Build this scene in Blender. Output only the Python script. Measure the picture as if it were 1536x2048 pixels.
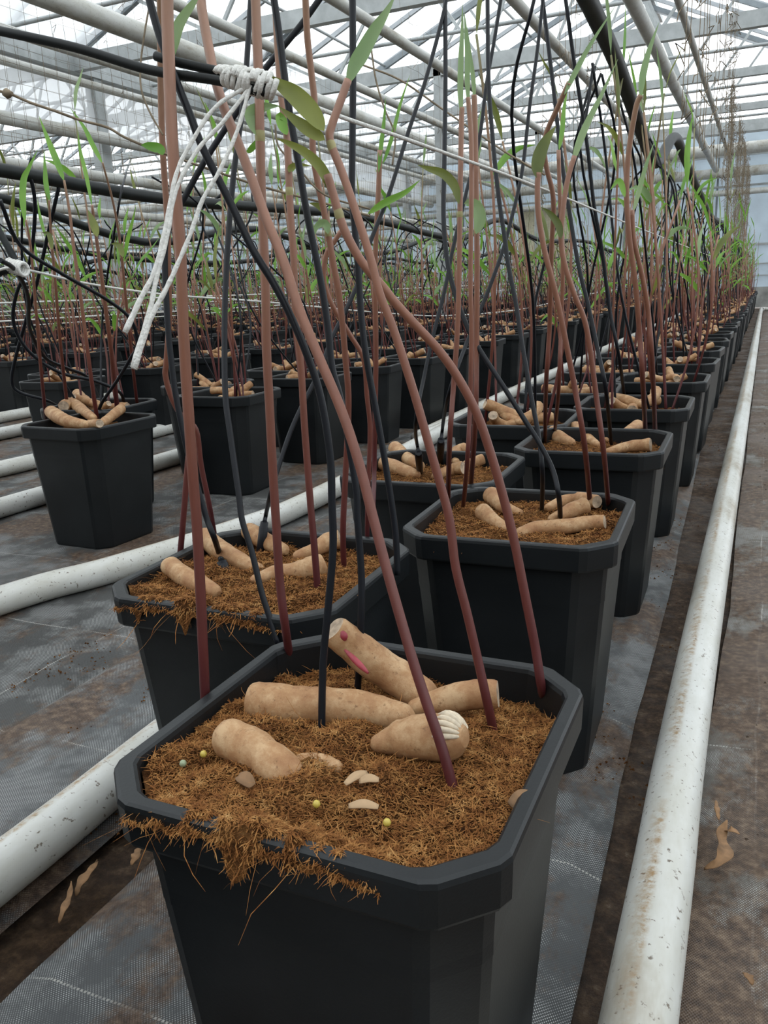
import bpy, math, random
from mathutils import Vector, Matrix, noise

for o in list(bpy.data.objects):
    bpy.data.objects.remove(o)
SC = bpy.context.scene
COL = SC.collection
rng = random.Random(7)

# ------------------------------------------------------------------ camera
YAW, PITCH, ROLL, FPX = math.radians(24.785), math.radians(15.026), math.radians(2.501), 1646.75
CH = 0.6797                                   # camera height above the ground
FW = Vector((-math.sin(YAW) * math.cos(PITCH), math.cos(YAW) * math.cos(PITCH), -math.sin(PITCH)))
_r = Vector((math.cos(YAW), math.sin(YAW), 0.0))
_d = FW.cross(_r)
RT = _r * math.cos(ROLL) + _d * math.sin(ROLL)
DN = -_r * math.sin(ROLL) + _d * math.cos(ROLL)
CAM = Vector((0, 0, CH))
cd = bpy.data.cameras.new('camera')
cam = bpy.data.objects.new('camera', cd)
COL.objects.link(cam)
cd.sensor_fit = 'VERTICAL'
cd.sensor_height = 36.0
cd.lens = FPX / 2048 * 36.0
cd.clip_start = 0.02
cd.clip_end = 300
M = Matrix((RT, -DN, -FW)).transposed().to_4x4()
M.translation = CAM
cam.matrix_world = M
SC.camera = cam

# ------------------------------------------------------------------ light: the even overcast sky through the glass, no lamps
world = bpy.data.worlds.new('overcast')
SC.world = world
world.use_nodes = True
bg = world.node_tree.nodes['Background']
bg.inputs['Color'].default_value = (0.94, 0.975, 1.0, 1)
bg.inputs['Strength'].default_value = 1.75
SC.view_settings.view_transform = 'Standard'
SC.view_settings.look = 'None'
SC.view_settings.exposure = 0.32
SC.view_settings.gamma = 1.0
SC.view_settings.use_curve_mapping = False


# ------------------------------------------------------------------ pixel -> world (direction only; distance from what a thing touches)
def ray(u, v):
    return RT * ((u - 768) / FPX) + DN * ((v - 1024) / FPX) + FW
def PD(u, v, d):
    return CAM + ray(u, v) * d
def PZ(u, v, z):
    r = ray(u, v)
    return CAM + r * ((z - CH) / r.z)
def PX(u, v, x):
    r = ray(u, v)
    return CAM + r * (x / r.x)
def PY(u, v, y):
    r = ray(u, v)
    return CAM + r * (y / r.y)
def depth(p):
    return (p - CAM).dot(FW)


# ------------------------------------------------------------------ mesh helpers
class MB:
    def __init__(self):
        self.v = []; self.f = []; self.s = []; self.m = []
    def add(self, vs, fs, smooth=True, mat=0):
        b = len(self.v)
        self.v.extend([tuple(p) for p in vs])
        for f in fs:
            self.f.append(tuple(i + b for i in f)); self.s.append(smooth); self.m.append(mat)
    def box(self, lo, hi, mat=0):
        x0, y0, z0 = lo; x1, y1, z1 = hi
        vs = [(x0,y0,z0),(x1,y0,z0),(x1,y1,z0),(x0,y1,z0),(x0,y0,z1),(x1,y0,z1),(x1,y1,z1),(x0,y1,z1)]
        self.add(vs, [(0,3,2,1),(4,5,6,7),(0,1,5,4),(1,2,6,5),(2,3,7,6),(3,0,4,7)], False, mat)
    def beam(self, a, b, w, h, up=Vector((0,0,1)), mat=0):
        a = Vector(a); b = Vector(b); t = (b - a).normalized()
        s = t.cross(up).normalized() * (w / 2); n = s.normalized().cross(t) * (h / 2)
        vs = []
        for p in (a, b):
            vs += [p - s - n, p + s - n, p + s + n, p - s + n]
        self.add(vs, [(0,1,2,3),(7,6,5,4),(0,4,5,1),(1,5,6,2),(2,6,7,3),(3,7,4,0)], False, mat)
    def tube(self, pts, rad, n=8, cap=True, mat=0, squash=None, capmat=None):
        pts = [Vector(p) for p in pts]
        k = len(pts)
        if not hasattr(rad, '__len__'):
            rad = [rad] * k
        tg = []
        for i in range(k):
            a = pts[max(i - 1, 0)]; b = pts[min(i + 1, k - 1)]
            t = b - a
            tg.append(t.normalized() if t.length > 1e-9 else Vector((0, 0, 1)))
        ref = Vector((0, 0, 1)) if abs(tg[0].z) < 0.9 else Vector((1, 0, 0))
        s = tg[0].cross(ref).normalized()
        vs = []
        for i in range(k):
            s = (s - tg[i] * s.dot(tg[i]))
            s = s.normalized() if s.length > 1e-9 else tg[i].orthogonal().normalized()
            w = tg[i].cross(s)
            for j in range(n):
                an = 2 * math.pi * j / n
                vs.append(pts[i] + (s * math.cos(an) + w * math.sin(an)) * rad[i])
        fs = []
        for i in range(k - 1):
            for j in range(n):
                j2 = (j + 1) % n
                fs.append((i*n+j, i*n+j2, (i+1)*n+j2, (i+1)*n+j))
        self.add(vs, fs, True, mat)
        if cap:
            b = len(self.v) - k * n
            self.f.append(tuple(b + j for j in reversed(range(n)))); self.s.append(False); self.m.append(mat)
            self.f.append(tuple(b + (k-1)*n + j for j in range(n))); self.s.append(False)
            self.m.append(mat if capmat is None else capmat)
    def leaf(self, pts, wid, nrm, fold=0.35, prof=None, mat=0):
        pts = [Vector(p) for p in pts]; k = len(pts); nrm = Vector(nrm)
        vs = []
        for i in range(k):
            t = (pts[min(i+1, k-1)] - pts[max(i-1, 0)]).normalized()
            s = t.cross(nrm)
            s = s.normalized() if s.length > 1e-6 else t.orthogonal().normalized()
            up = s.cross(t)
            x = i / (k - 1)
            pw = prof(x) if prof else max(0.03, math.sin(math.pi * (x ** 0.65)) ** 0.9)
            w = wid * 0.5 * pw
            vs += [pts[i] - s * w + up * w * fold, pts[i], pts[i] + s * w + up * w * fold]
        fs = []
        for i in range(k - 1):
            a = 3 * i
            fs += [(a, a+1, a+4, a+3), (a+1, a+2, a+5, a+4)]
        self.add(vs, fs, True, mat)
    def mesh(self, name):
        me = bpy.data.meshes.new(name)
        me.from_pydata(self.v, [], self.f)
        me.polygons.foreach_set('use_smooth', self.s)
        me.polygons.foreach_set('material_index', self.m)
        me.update()
        return me
    def obj(self, name, mats, parent=None):
        return link(name, self.mesh(name), mats, parent)

def link(name, me, mats, parent=None):
    if mats is not None and len(me.materials) == 0:
        for m in (mats if isinstance(mats, (list, tuple)) else [mats]):
            me.materials.append(m)
    o = bpy.data.objects.new(name, me)
    COL.objects.link(o)
    if parent:
        o.parent = parent
    return o
def empty(name, loc=(0, 0, 0), rz=0.0):
    o = bpy.data.objects.new(name, None)
    COL.objects.link(o)
    o.location = loc; o.rotation_euler = (0, 0, rz)
    o.empty_display_size = 0.05
    return o
def tag(o, label=None, cat=None, group=None, kind=None):
    if label: o['label'] = label
    if cat: o['category'] = cat
    if group: o['group'] = group
    if kind: o['kind'] = kind
    return o
def spline(pts, n=6):
    """Catmull-Rom through the points"""
    pts = [Vector(p) for p in pts]
    if len(pts) < 3:
        a, b = pts[0], pts[-1]
        return [a.lerp(b, i / n) for i in range(n + 1)]
    out = []
    q = [pts[0] * 2 - pts[1]] + pts + [pts[-1] * 2 - pts[-2]]
    for i in range(1, len(q) - 2):
        p0, p1, p2, p3 = q[i-1], q[i], q[i+1], q[i+2]
        for j in range(n):
            t = j / n
            out.append(0.5 * ((2*p1) + (p2-p0)*t + (2*p0-5*p1+4*p2-p3)*t*t + (3*p1-p0-3*p2+p3)*t*t*t))
    out.append(pts[-1])
    return out
def pxline(pix, d0, d1, n=4, p0=None):
    """pixels -> 3-D curve; camera depth runs from d0 at the first to d1 at the last"""
    L = [0.0]
    for a, b in zip(pix, pix[1:]):
        L.append(L[-1] + math.hypot(a[0]-b[0], a[1]-b[1]))
    pts = [PD(u, v, d0 + (d1 - d0) * l / L[-1]) for (u, v), l in zip(pix, L)]
    if p0 is not None:
        pts[0] = p0
    return spline(pts, n)


# ------------------------------------------------------------------ materials
def newmat(name):
    m = bpy.data.materials.new(name); m.use_nodes = True
    nt = m.node_tree
    return m, nt, nt.nodes['Principled BSDF']
def N(nt, t, **kw):
    n = nt.nodes.new(t)
    for k, v in kw.items():
        setattr(n, k, v)
    return n
def setin(n, **kw):
    for k, v in kw.items():
        n.inputs[k.replace('_', ' ')].default_value = v
    return n
def ramp(nt, stops, fac=None):
    r = N(nt, 'ShaderNodeValToRGB')
    el = r.color_ramp.elements
    while len(el) < len(stops):
        el.new(0.5)
    for e, (p, c) in zip(el, stops):
        e.position = p
        e.color = (*c, 1) if len(c) == 3 else c
    if fac is not None:
        nt.links.new(fac, r.inputs[0])
    return r
def noisetex(nt, scale, detail=4, rough=0.55, coord='Object', stretch=None):
    tc = N(nt, 'ShaderNodeTexCoord')
    n = N(nt, 'ShaderNodeTexNoise')
    setin(n, Scale=scale, Detail=detail, Roughness=rough)
    if coord == 'World':
        src = N(nt, 'ShaderNodeNewGeometry').outputs['Position']
    else:
        src = tc.outputs[coord]
    if stretch:
        mp = N(nt, 'ShaderNodeMapping'); mp.inputs['Scale'].default_value = stretch
        nt.links.new(src, mp.inputs[0]); src = mp.outputs[0]
    nt.links.new(src, n.inputs['Vector'])
    return n
def bump(nt, b, h, strength=0.3, dist=0.01):
    n = N(nt, 'ShaderNodeBump')
    setin(n, Strength=strength, Distance=dist)
    nt.links.new(h, n.inputs['Height'])
    nt.links.new(n.outputs[0], b.inputs['Normal'])
    return n
def mix(nt, fac, a, b, mode='MIX'):
    m = N(nt, 'ShaderNodeMix', data_type='RGBA', blend_type=mode)
    for val, i in ((fac, 0), (a, 6), (b, 7)):
        if hasattr(val, 'is_linked') or hasattr(val, 'links'):
            nt.links.new(val, m.inputs[i])
        else:
            m.inputs[i].default_value = val if not isinstance(val, tuple) else (*val, 1) if len(val) == 3 else val
    return m.outputs[2]
def simple(name, col, rough=0.5, metal=0.0, var=0.15, scale=20, bmp=0.0, spec=0.5, coord='Object'):
    m, nt, b = newmat(name)
    n = noisetex(nt, scale, coord=coord)
    lo = tuple(c * (1 - var) for c in col); hi = tuple(min(1, c * (1 + var)) for c in col)
    r = ramp(nt, [(0.3, lo), (0.7, hi)], n.outputs[0])
    nt.links.new(r.outputs[0], b.inputs['Base Color'])
    setin(b, Roughness=rough, Metallic=metal)
    b.inputs['Specular IOR Level'].default_value = spec
    if bmp:
        bump(nt, b, n.outputs[0], bmp, 0.003)
    return m

def m_pot():
    m, nt, b = newmat('charcoal_plastic')
    n = noisetex(nt, 9, 6); n2 = noisetex(nt, 420, 2)
    r = ramp(nt, [(0.35, (0.006, 0.0075, 0.0085)), (0.62, (0.010, 0.0118, 0.0132)), (0.8, (0.016, 0.018, 0.02))], n.outputs[0])
    d = ramp(nt, [(0.80, (0, 0, 0)), (0.84, (1, 1, 1))], noisetex(nt, 130, 2).outputs[0])
    c = mix(nt, d.outputs[0], r.outputs[0], (0.07, 0.06, 0.05))
    nt.links.new(c, b.inputs['Base Color'])
    setin(b, Roughness=0.4)
    b.inputs['Specular IOR Level'].default_value = 0.36
    bump(nt, b, n2.outputs[0], 0.12, 0.001)
    return m
def m_coir():
    m, nt, b = newmat('coir')
    n = noisetex(nt, 95, 8, 0.75, 'World'); n2 = noisetex(nt, 22, 4, 0.6, 'World'); n3 = noisetex(nt, 300, 3, 0.7, 'World')
    r = ramp(nt, [(0.30, (0.035, 0.013, 0.005)), (0.44, (0.135, 0.055, 0.016)), (0.58, (0.26, 0.118, 0.036)), (0.72, (0.40, 0.21, 0.08))], n.outputs[0])
    r2 = ramp(nt, [(0.36, (0.42, 0.36, 0.34)), (0.58, (1, 1, 1))], n2.outputs[0])
    c = mix(nt, 1.0, r.outputs[0], r2.outputs[0], 'MULTIPLY')
    nt.links.new(c, b.inputs['Base Color'])
    setin(b, Roughness=0.95)
    b.inputs['Specular IOR Level'].default_value = 0.15
    ad = N(nt, 'ShaderNodeMath', operation='ADD')
    nt.links.new(n.outputs[0], ad.inputs[0]); nt.links.new(n3.outputs[0], ad.inputs[1])
    bump(nt, b, ad.outputs[0], 0.9, 0.006)
    return m
def m_fibre():
    m, nt, b = newmat('coir_fibre')
    n = noisetex(nt, 70, 6, 0.8, 'World')
    r = ramp(nt, [(0.30, (0.07, 0.024, 0.007)), (0.46, (0.19, 0.072, 0.019)), (0.58, (0.33, 0.155, 0.048)), (0.72, (0.50, 0.31, 0.13))], n.outputs[0])
    nt.links.new(r.outputs[0], b.inputs['Base Color'])
    setin(b, Roughness=0.9)
    b.inputs['Specular IOR Level'].default_value = 0.2
    return m
def m_tuber():
    m, nt, b = newmat('tuber_skin')
    n = noisetex(nt, 34, 6, 0.7, 'World'); n2 = noisetex(nt, 150, 6, 0.8, 'World')
    r = ramp(nt, [(0.34, (0.29, 0.135, 0.058)), (0.5, (0.39, 0.215, 0.10)), (0.64, (0.52, 0.34, 0.185))], n.outputs[0])
    d = ramp(nt, [(0.57, (0, 0, 0)), (0.68, (1, 1, 1))], n2.outputs[0])
    c = mix(nt, d.outputs[0], r.outputs[0], (0.2, 0.10, 0.045))
    nt.links.new(c, b.inputs['Base Color'])
    setin(b, Roughness=0.62)
    b.inputs['Specular IOR Level'].default_value = 0.35
    b.inputs['Subsurface Weight'].default_value = 0.0
    bump(nt, b, n2.outputs[0], 0.35, 0.002)
    return m
def m_stem():
    m, nt, b = newmat('shoot_skin')
    g = N(nt, 'ShaderNodeNewGeometry'); sx = N(nt, 'ShaderNodeSeparateXYZ')
    nt.links.new(g.outputs['Position'], sx.inputs[0])
    n = noisetex(nt, 3.0, 2, 0.5, 'World')
    mr = N(nt, 'ShaderNodeMapRange'); setin(mr, From_Min=0.32, From_Max=1.32)
    nt.links.new(sx.outputs['Z'], mr.inputs[0])
    ad = N(nt, 'ShaderNodeMath', operation='MULTIPLY_ADD')
    nt.links.new(n.outputs[0], ad.inputs[0]); ad.inputs[1].default_value = 0.10
    nt.links.new(mr.outputs[0], ad.inputs[2])
    r = ramp(nt, [(0.05, (0.065, 0.012, 0.015)), (0.13, (0.105, 0.023, 0.022)), (0.27, (0.175, 0.056, 0.036)),
                  (0.40, (0.28, 0.122, 0.074)), (0.58, (0.39, 0.21, 0.145)), (0.8, (0.33, 0.21, 0.12)), (1.0, (0.17, 0.20, 0.08))], ad.outputs[0])
    n2 = noisetex(nt, 160, 3, 0.6, 'World', (1, 1, 0.15))
    r2 = ramp(nt, [(0.3, (0.82, 0.82, 0.82)), (0.7, (1.0, 1.0, 1.0))], n2.outputs[0])
    nt.links.new(mix(nt, 1.0, r.outputs[0], r2.outputs[0], 'MULTIPLY'), b.inputs['Base Color'])
    setin(b, Roughness=0.42)
    b.inputs['Specular IOR Level'].default_value = 0.45
    return m
def m_leaf(name, c0, c1):
    m, nt, b = newmat(name)
    n = noisetex(nt, 14, 3, 0.5, 'World', (1, 1, 0.4))
    r = ramp(nt, [(0.3, c0), (0.7, c1)], n.outputs[0])
    nt.links.new(r.outputs[0], b.inputs['Base Color'])
    setin(b, Roughness=0.4)
    tr = N(nt, 'ShaderNodeBsdfTranslucent'); mx = N(nt, 'ShaderNodeMixShader')
    nt.links.new(r.outputs[0], tr.inputs[0])
    mx.inputs[0].default_value = 0.35
    nt.links.new(b.outputs[0], mx.inputs[1]); nt.links.new(tr.outputs[0], mx.inputs[2])
    nt.links.new(mx.outputs[0], nt.nodes['Material Output'].inputs[0])
    return m
def m_mat(name, dirt=0.5, tint=(0.05, 0.054, 0.058)):
    """woven polypropylene ground cover: weave, white guide threads, dried soil"""
    m, nt, b = newmat(name)
    g = N(nt, 'ShaderNodeNewGeometry'); sx = N(nt, 'ShaderNodeSeparateXYZ')
    nt.links.new(g.outputs['Position'], sx.inputs[0])
    def mth(op, a, c=None, d=None):
        q = N(nt, 'ShaderNodeMath', operation=op)
        for i, v in enumerate((a, c, d)):
            if v is None: continue
            if isinstance(v, (int, float)): q.inputs[i].default_value = v
            else: nt.links.new(v, q.inputs[i])
        return q.outputs[0]
    warp = noisetex(nt, 3, 2, 0.5, 'World').outputs[0]
    X = mth('MULTIPLY_ADD', warp, 0.03, sx.outputs['X']); Y = mth('MULTIPLY_ADD', warp, 0.03, sx.outputs['Y'])
    wv = mth('MULTIPLY', mth('SINE', mth('MULTIPLY', X, 1900)), mth('SINE', mth('MULTIPLY', Y, 1500)))
    speck = ramp(nt, [(0.25, (0, 0, 0)), (0.75, (1, 1, 1))], wv)
    worn = ramp(nt, [(0.45, (0, 0, 0)), (0.58, (1, 1, 1))], noisetex(nt, 9, 6, 0.65, 'World').outputs[0])
    base = mix(nt, noisetex(nt, 5, 4, 0.6, 'World').outputs[0], tuple(c * 0.75 for c in tint), tuple(c * 2.1 for c in tint))
    wmask = mth('MULTIPLY', speck.outputs[0], mth('MULTIPLY_ADD', worn.outputs[0], 0.8, 0.06))
    c = mix(nt, wmask, base, (0.60, 0.61, 0.60))
    # guide threads
    def thread(v, period, off, wd, dash):
        fr = mth('FRACT', mth('DIVIDE', mth('ADD', v, off), period))
        on = mth('LESS_THAN', mth('ABSOLUTE', mth('SUBTRACT', fr, 0.5)), wd / period / 2)
        return mth('MULTIPLY', on, mth('GREATER_THAN', mth('SINE', mth('MULTIPLY', dash, 1400)), -0.3))
    th = mth('MAXIMUM', thread(X, 0.42, 0.16, 0.003, Y), thread(Y, 0.37, 0.05, 0.003, X))
    brk = ramp(nt, [(0.40, (0, 0, 0)), (0.5, (1, 1, 1))], noisetex(nt, 6, 4, 0.6, 'World').outputs[0])
    c = mix(nt, mth('MULTIPLY', th, brk.outputs[0]), c, (0.38, 0.37, 0.34))
    dn = noisetex(nt, 4.0, 10, 0.74, 'World', (1.0, 0.6, 1))
    dm = ramp(nt, [(0.66 - 0.2 * dirt, (0, 0, 0)), (0.74 - 0.2 * dirt, (1, 1, 1))], dn.outputs[0])
    soil = ramp(nt, [(0.33, (0.030, 0.016, 0.010)), (0.5, (0.085, 0.050, 0.030)), (0.68, (0.19, 0.13, 0.085))], noisetex(nt, 60, 6, 0.7, 'World').outputs[0])
    c = mix(nt, mth('MULTIPLY', dm.outputs[0], 0.86), c, soil.outputs[0])
    nt.links.new(c, b.inputs['Base Color'])
    wet = ramp(nt, [(0.4, (0.8, 0.8, 0.8)), (0.62, (0.42, 0.42, 0.42))], noisetex(nt, 2.4, 3, 0.5, 'World').outputs[0])
    nt.links.new(wet.outputs[0], b.inputs['Roughness'])
    b.inputs['Specular IOR Level'].default_value = 0.28
    hh = mth('ADD', mth('MULTIPLY', wv, 0.25), mth('MULTIPLY', dn.outputs[0], 2.0))
    bump(nt, b, hh, 0.35, 0.004)
    return m
def m_soil(name='soil', wet=True):
    m, nt, b = newmat(name)
    n = noisetex(nt, 40, 8, 0.75, 'World'); n2 = noisetex(nt, 6, 4, 0.6, 'World')
    r = ramp(nt, [(0.3, (0.018, 0.010, 0.006)), (0.48, (0.07, 0.040, 0.022)), (0.6, (0.15, 0.092, 0.052)), (0.7, (0.32, 0.26, 0.19))], n.outputs[0])
    nt.links.new(r.outputs[0], b.inputs['Base Color'])
    w = ramp(nt, [(0.42, (0.9, 0.9, 0.9)), (0.6, (0.3, 0.3, 0.3))], n2.outputs[0])
    nt.links.new(w.outputs[0], b.inputs['Roughness'])
    bump(nt, b, n.outputs[0], 1.0, 0.015)
    return m
def m_pipe(name, dirt=0.5):
    m, nt, b = newmat(name)
    n = noisetex(nt, 6, 6, 0.7, 'World', (1, 0.35, 1)); n2 = noisetex(nt, 120, 3, 0.6, 'World')
    r = ramp(nt, [(0.40, (0.60, 0.60, 0.57)), (0.56, (0.50, 0.49, 0.44)), (0.70, (0.30, 0.25, 0.18))], n.outputs[0])
    sp = ramp(nt, [(0.64 - 0.03 * dirt, (0, 0, 0)), (0.69, (1, 1, 1))], n2.outputs[0])
    c = mix(nt, sp.outputs[0], r.outputs[0], (0.16, 0.13, 0.10))
    if dirt > .3:   # rusty drip line and mud splash
        g = N(nt, 'ShaderNodeNewGeometry'); sx = N(nt, 'ShaderNodeSeparateXYZ')
        nt.links.new(g.outputs['Normal'], sx.inputs[0])
        top = ramp(nt, [(0.0, (0, 0, 0)), (0.55, (1, 1, 1)), (0.75, (0, 0, 0))], None)
        ab = N(nt, 'ShaderNodeMath', operation='MULTIPLY_ADD'); ab.inputs[1].default_value = 1.0; ab.inputs[2].default_value = 0.75
        nt.links.new(sx.outputs['X'], ab.inputs[0]); nt.links.new(ab.outputs[0], top.inputs[0])
        st = ramp(nt, [(0.40, (0, 0, 0)), (0.54, (1, 1, 1))], noisetex(nt, 2.2, 5, 0.75, 'World', (1, 1, 1)).outputs[0])
        fl = ramp(nt, [(0.40, (0, 0, 0)), (0.6, (1, 1, 1))], noisetex(nt, 90, 4, 0.7, 'World').outputs[0])
        m1 = N(nt, 'ShaderNodeMath', operation='MULTIPLY'); m2 = N(nt, 'ShaderNodeMath', operation='MULTIPLY')
        nt.links.new(top.outputs[0], m1.inputs[0]); nt.links.new(st.outputs[0], m1.inputs[1])
        nt.links.new(m1.outputs[0], m2.inputs[0]); nt.links.new(fl.outputs[0], m2.inputs[1])
        c = mix(nt, m2.outputs[0], c, (0.33, 0.21, 0.10))
    nt.links.new(c, b.inputs['Base Color'])
    setin(b, Roughness=0.4)
    return m
def m_glass():
    m, nt, b = newmat('roof_glass')
    t = N(nt, 'ShaderNodeBsdfTransparent'); t.inputs[0].default_value = (0.93, 0.96, 0.97, 1)
    g = N(nt, 'ShaderNodeBsdfGlossy'); g.inputs['Roughness'].default_value = 0.08
    mx = N(nt, 'ShaderNodeMixShader'); mx.inputs[0].default_value = 0.06
    nt.links.new(t.outputs[0], mx.inputs[1]); nt.links.new(g.outputs[0], mx.inputs[2])
    nt.links.new(mx.outputs[0], nt.nodes['Material Output'].inputs[0])
    return m
def m_film(name, col, clear=0.2, trans=0.55):
    m, nt, b = newmat(name)
    n = noisetex(nt, 2.5, 5, 0.6, 'World')
    r = ramp(nt, [(0.3, tuple(c * 0.85 for c in col)), (0.7, col)], n.outputs[0])
    nt.links.new(r.outputs[0], b.inputs['Base Color']); setin(b, Roughness=0.35)
    tr = N(nt, 'ShaderNodeBsdfTranslucent'); nt.links.new(r.outputs[0], tr.inputs[0])
    tp = N(nt, 'ShaderNodeBsdfTransparent')
    m1 = N(nt, 'ShaderNodeMixShader'); m1.inputs[0].default_value = trans
    m2 = N(nt, 'ShaderNodeMixShader'); m2.inputs[0].default_value = clear
    nt.links.new(b.outputs[0], m1.inputs[1]); nt.links.new(tr.outputs[0], m1.inputs[2])
    nt.links.new(m1.outputs[0], m2.inputs[1]); nt.links.new(tp.outputs[0], m2.inputs[2])
    nt.links.new(m2.outputs[0], nt.nodes['Material Output'].inputs[0])
    return m

POT = m_pot(); COIR = m_coir(); FIB = m_fibre(); TUB = m_tuber(); STEM = m_stem()
CUT = simple('tuber_cut', (0.44, 0.33, 0.23), 0.7, var=0.45, scale=90, bmp=0.4, coord='Object')
RED = simple('tuber_red', (0.30, 0.035, 0.05), 0.5, var=0.3, scale=60)
LEAVES = [m_leaf('leaf_pale', (0.20, 0.33, 0.13), (0.34, 0.46, 0.22)),
          m_leaf('leaf_fresh', (0.13, 0.32, 0.04), (0.27, 0.50, 0.08)),
          m_leaf('leaf_olive', (0.10, 0.13, 0.025), (0.26, 0.29, 0.06))]
TUBE = simple('black_tube', (0.005, 0.0062, 0.0095), 0.4, var=0.25, scale=30, spec=0.28)
HOSE = simple('black_hose', (0.009, 0.0115, 0.0115), 0.5, var=0.3, scale=25, bmp=0.1, spec=0.3)
STRING = simple('white_string', (0.74, 0.73, 0.69), 0.9, var=0.15, scale=300, bmp=0.6)
DEAD = simple('dry_tendril', (0.24, 0.19, 0.13), 0.9, var=0.4, scale=50)
CARD = simple('dry_leaf_brown', (0.22, 0.12, 0.055), 0.8, var=0.4, scale=60)
WPIPE = m_pipe('white_pipe', 0.5); UPIPE = m_pipe('white_overhead_pipe', 0.2)
STEEL = simple('galvanised_steel', (0.43, 0.45, 0.45), 0.5, 0.25, var=0.15, scale=8)
DSTEEL = simple('grey_steel_bar', (0.25, 0.28, 0.30), 0.5, 0.2, var=0.15, scale=8)
ALU = simple('glazing_bar', (0.42, 0.44, 0.46), 0.45, 0.25, var=0.1, scale=8)
GLASS = m_glass(); FILM = m_film('white_film', (0.96, 0.97, 0.98), 0.25, 0.82)
WALLP = m_film('clouded_wall_panel', (0.62, 0.70, 0.76), 0.10, 0.65)
MAT_A = m_mat('ground_cover', 0.92, (0.052, 0.054, 0.055)); MAT_B = m_mat('ground_cover_dirty', 0.85, (0.036, 0.036, 0.035))
MAT_P = m_mat('path_cover', 1.25, (0.085, 0.078, 0.068)); SOIL = m_soil()

# ------------------------------------------------------------------ ground
g = MB()
g.add([(-45, -6, -0.03), (14, -6, -0.03), (14, 40, -0.03), (-45, 40, -0.03)], [(0, 1, 2, 3)], False)
tag(g.obj('floor', SOIL), 'dark damp soil floor between the ground covers', None, None, 'structure')

def mat_sheet(x0f, x1f, y0, y1, mat, label, ny=120, nx=14, zamp=0.004, z0=0.0):
    mb = MB(); vs = []
    for j in range(ny + 1):
        t = j / ny
        y = y0 + 5.4 * t / .15 if t < .15 else y0 + 5.4 + (y1 - y0 - 5.4) * ((t - .15) / .85) ** 1.8
        xa, xb = x0f(y), x1f(y)
        for i in range(nx + 1):
            x = xa + (xb - xa) * i / nx
            e = min(i, nx - i)
            z = z0 + zamp * noise.noise(Vector((x * 4, y * 4, 3.1))) + 0.4 * zamp * noise.noise(Vector((x * 14, y * 14, 1)))
            if e == 0:
                z -= 0.012
            vs.append((x, y, z))
    W = nx + 1
    mb.add(vs, [(j*W+i, j*W+i+1, (j+1)*W+i+1, (j+1)*W+i) for j in range(ny) for i in range(nx)])
    o = mb.obj('ground_cover_mat', mat)
    return tag(o, label, 'mat', None, 'structure')
def wob(base, amp, seed, slope=0.0):
    return lambda y: base + slope * min(y, 4) + amp * noise.noise(Vector((seed, y * 1.3, 0))) + 0.25 * amp * noise.noise(Vector((seed, y * 9, 2)))
mat_sheet(wob(-0.665, 0.012, 3), wob(-0.108, 0.010, 5, -0.026), -5.4, 19.9, MAT_A, 'black woven ground cover strip under the pots beside the path pipe')
mat_sheet(wob(-1.12, 0.006, 11), wob(-0.748, 0.008, 9), -5.4, 19.9, MAT_A, 'black woven ground cover in the aisle with white guide threads')
mat_sheet(wob(-2.9, 0.02, 21), wob(-1.11, 0.006, 13), -5.4, 19.9, MAT_B, 'soil-strewn ground cover under the second double row of pots', nx=30)
mat_sheet(wob(-30, 0.02, 27), wob(-2.88, 0.02, 25), -5.4, 19.9, MAT_B, 'wide dusty ground cover under the far rows of pots', nx=60, ny=60)
mat_sheet(wob(-0.03, 0.012, 33), lambda y: 13.3, -5.4, 19.9, MAT_P, 'brown dirt-caked ground cover of the walking path', nx=60, z0=-0.006)

# debris crumbs on the covers
def crumbs(name, n, xr, yr, size, mat, label, seed, z=0.002):
    r = random.Random(seed); mb = MB()
    for _ in range(n):
        x = r.uniform(*xr); y = yr[0] + (yr[1] - yr[0]) * r.random() ** 1.6
        s = r.uniform(*size); a = r.uniform(0, 6.28)
        if noise.noise(Vector((x * 7, y * 6, seed))) < 0.12 + .1 * r.random(): continue
        p = [Vector((x + s * math.cos(a + k * 2.1) * r.uniform(.5, 1), y + s * math.sin(a + k * 2.1) * r.uniform(.5, 1), z)) for k in range(3)]
        q = Vector((x, y, z + s * r.uniform(.4, .9)))
        mb.add(p + [q], [(0, 1, 3), (1, 2, 3), (2, 0, 3)], False)
    o = mb.obj(name, mat)
    return tag(o, label, 'debris', None, 'stuff')
crumbs('coir_crumbs', 14000, (-1.25, -0.10), (0.3, 4), (0.0008, 0.0045), COIR, 'brown coir crumbs scattered on the black ground covers', 4)
crumbs('soil_crumbs', 3000, (0.02, 0.9), (0.5, 5), (0.001, 0.006), SOIL, 'soil crumbs scattered on the walking path', 5)

# dry leaves
def dry_leaf(pix, w, label, z=0.012, curl=0.4):
    pts = [PZ(u, v, z + dz) for u, v, dz in pix]
    mb = MB()
    mb.leaf(spline(pts, 5), w, (0.2, -0.1, 1), curl, prof=lambda x: max(.08, math.sin(math.pi * (x * .94 + .03)) ** .8 * (1 + .25 * math.sin(x * 17))))
    mb.v = [(a, b_, max(c, .003 if a > -.1 or a < -.72 else -.02)) for a, b_, c in mb.v]
    o = mb.obj('dry_leaf', CARD)
    sm = o.modifiers.new('thickness', 'SOLIDIFY'); sm.thickness = 0.0008
    return tag(o, label, 'leaf')
dry_leaf([(1408, 1738, 0), (1436, 1726, .01), (1450, 1704, .012), (1442, 1672, .004), (1454, 1640, .012)], 0.015, 'curled brown dry leaf lying on the dirt path beside the white pipe')
dry_leaf([(1446, 1665, 0), (1462, 1660, .01), (1480, 1668, .004)], 0.009, 'small brown dry leaf scrap touching the curled leaf on the path')
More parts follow.
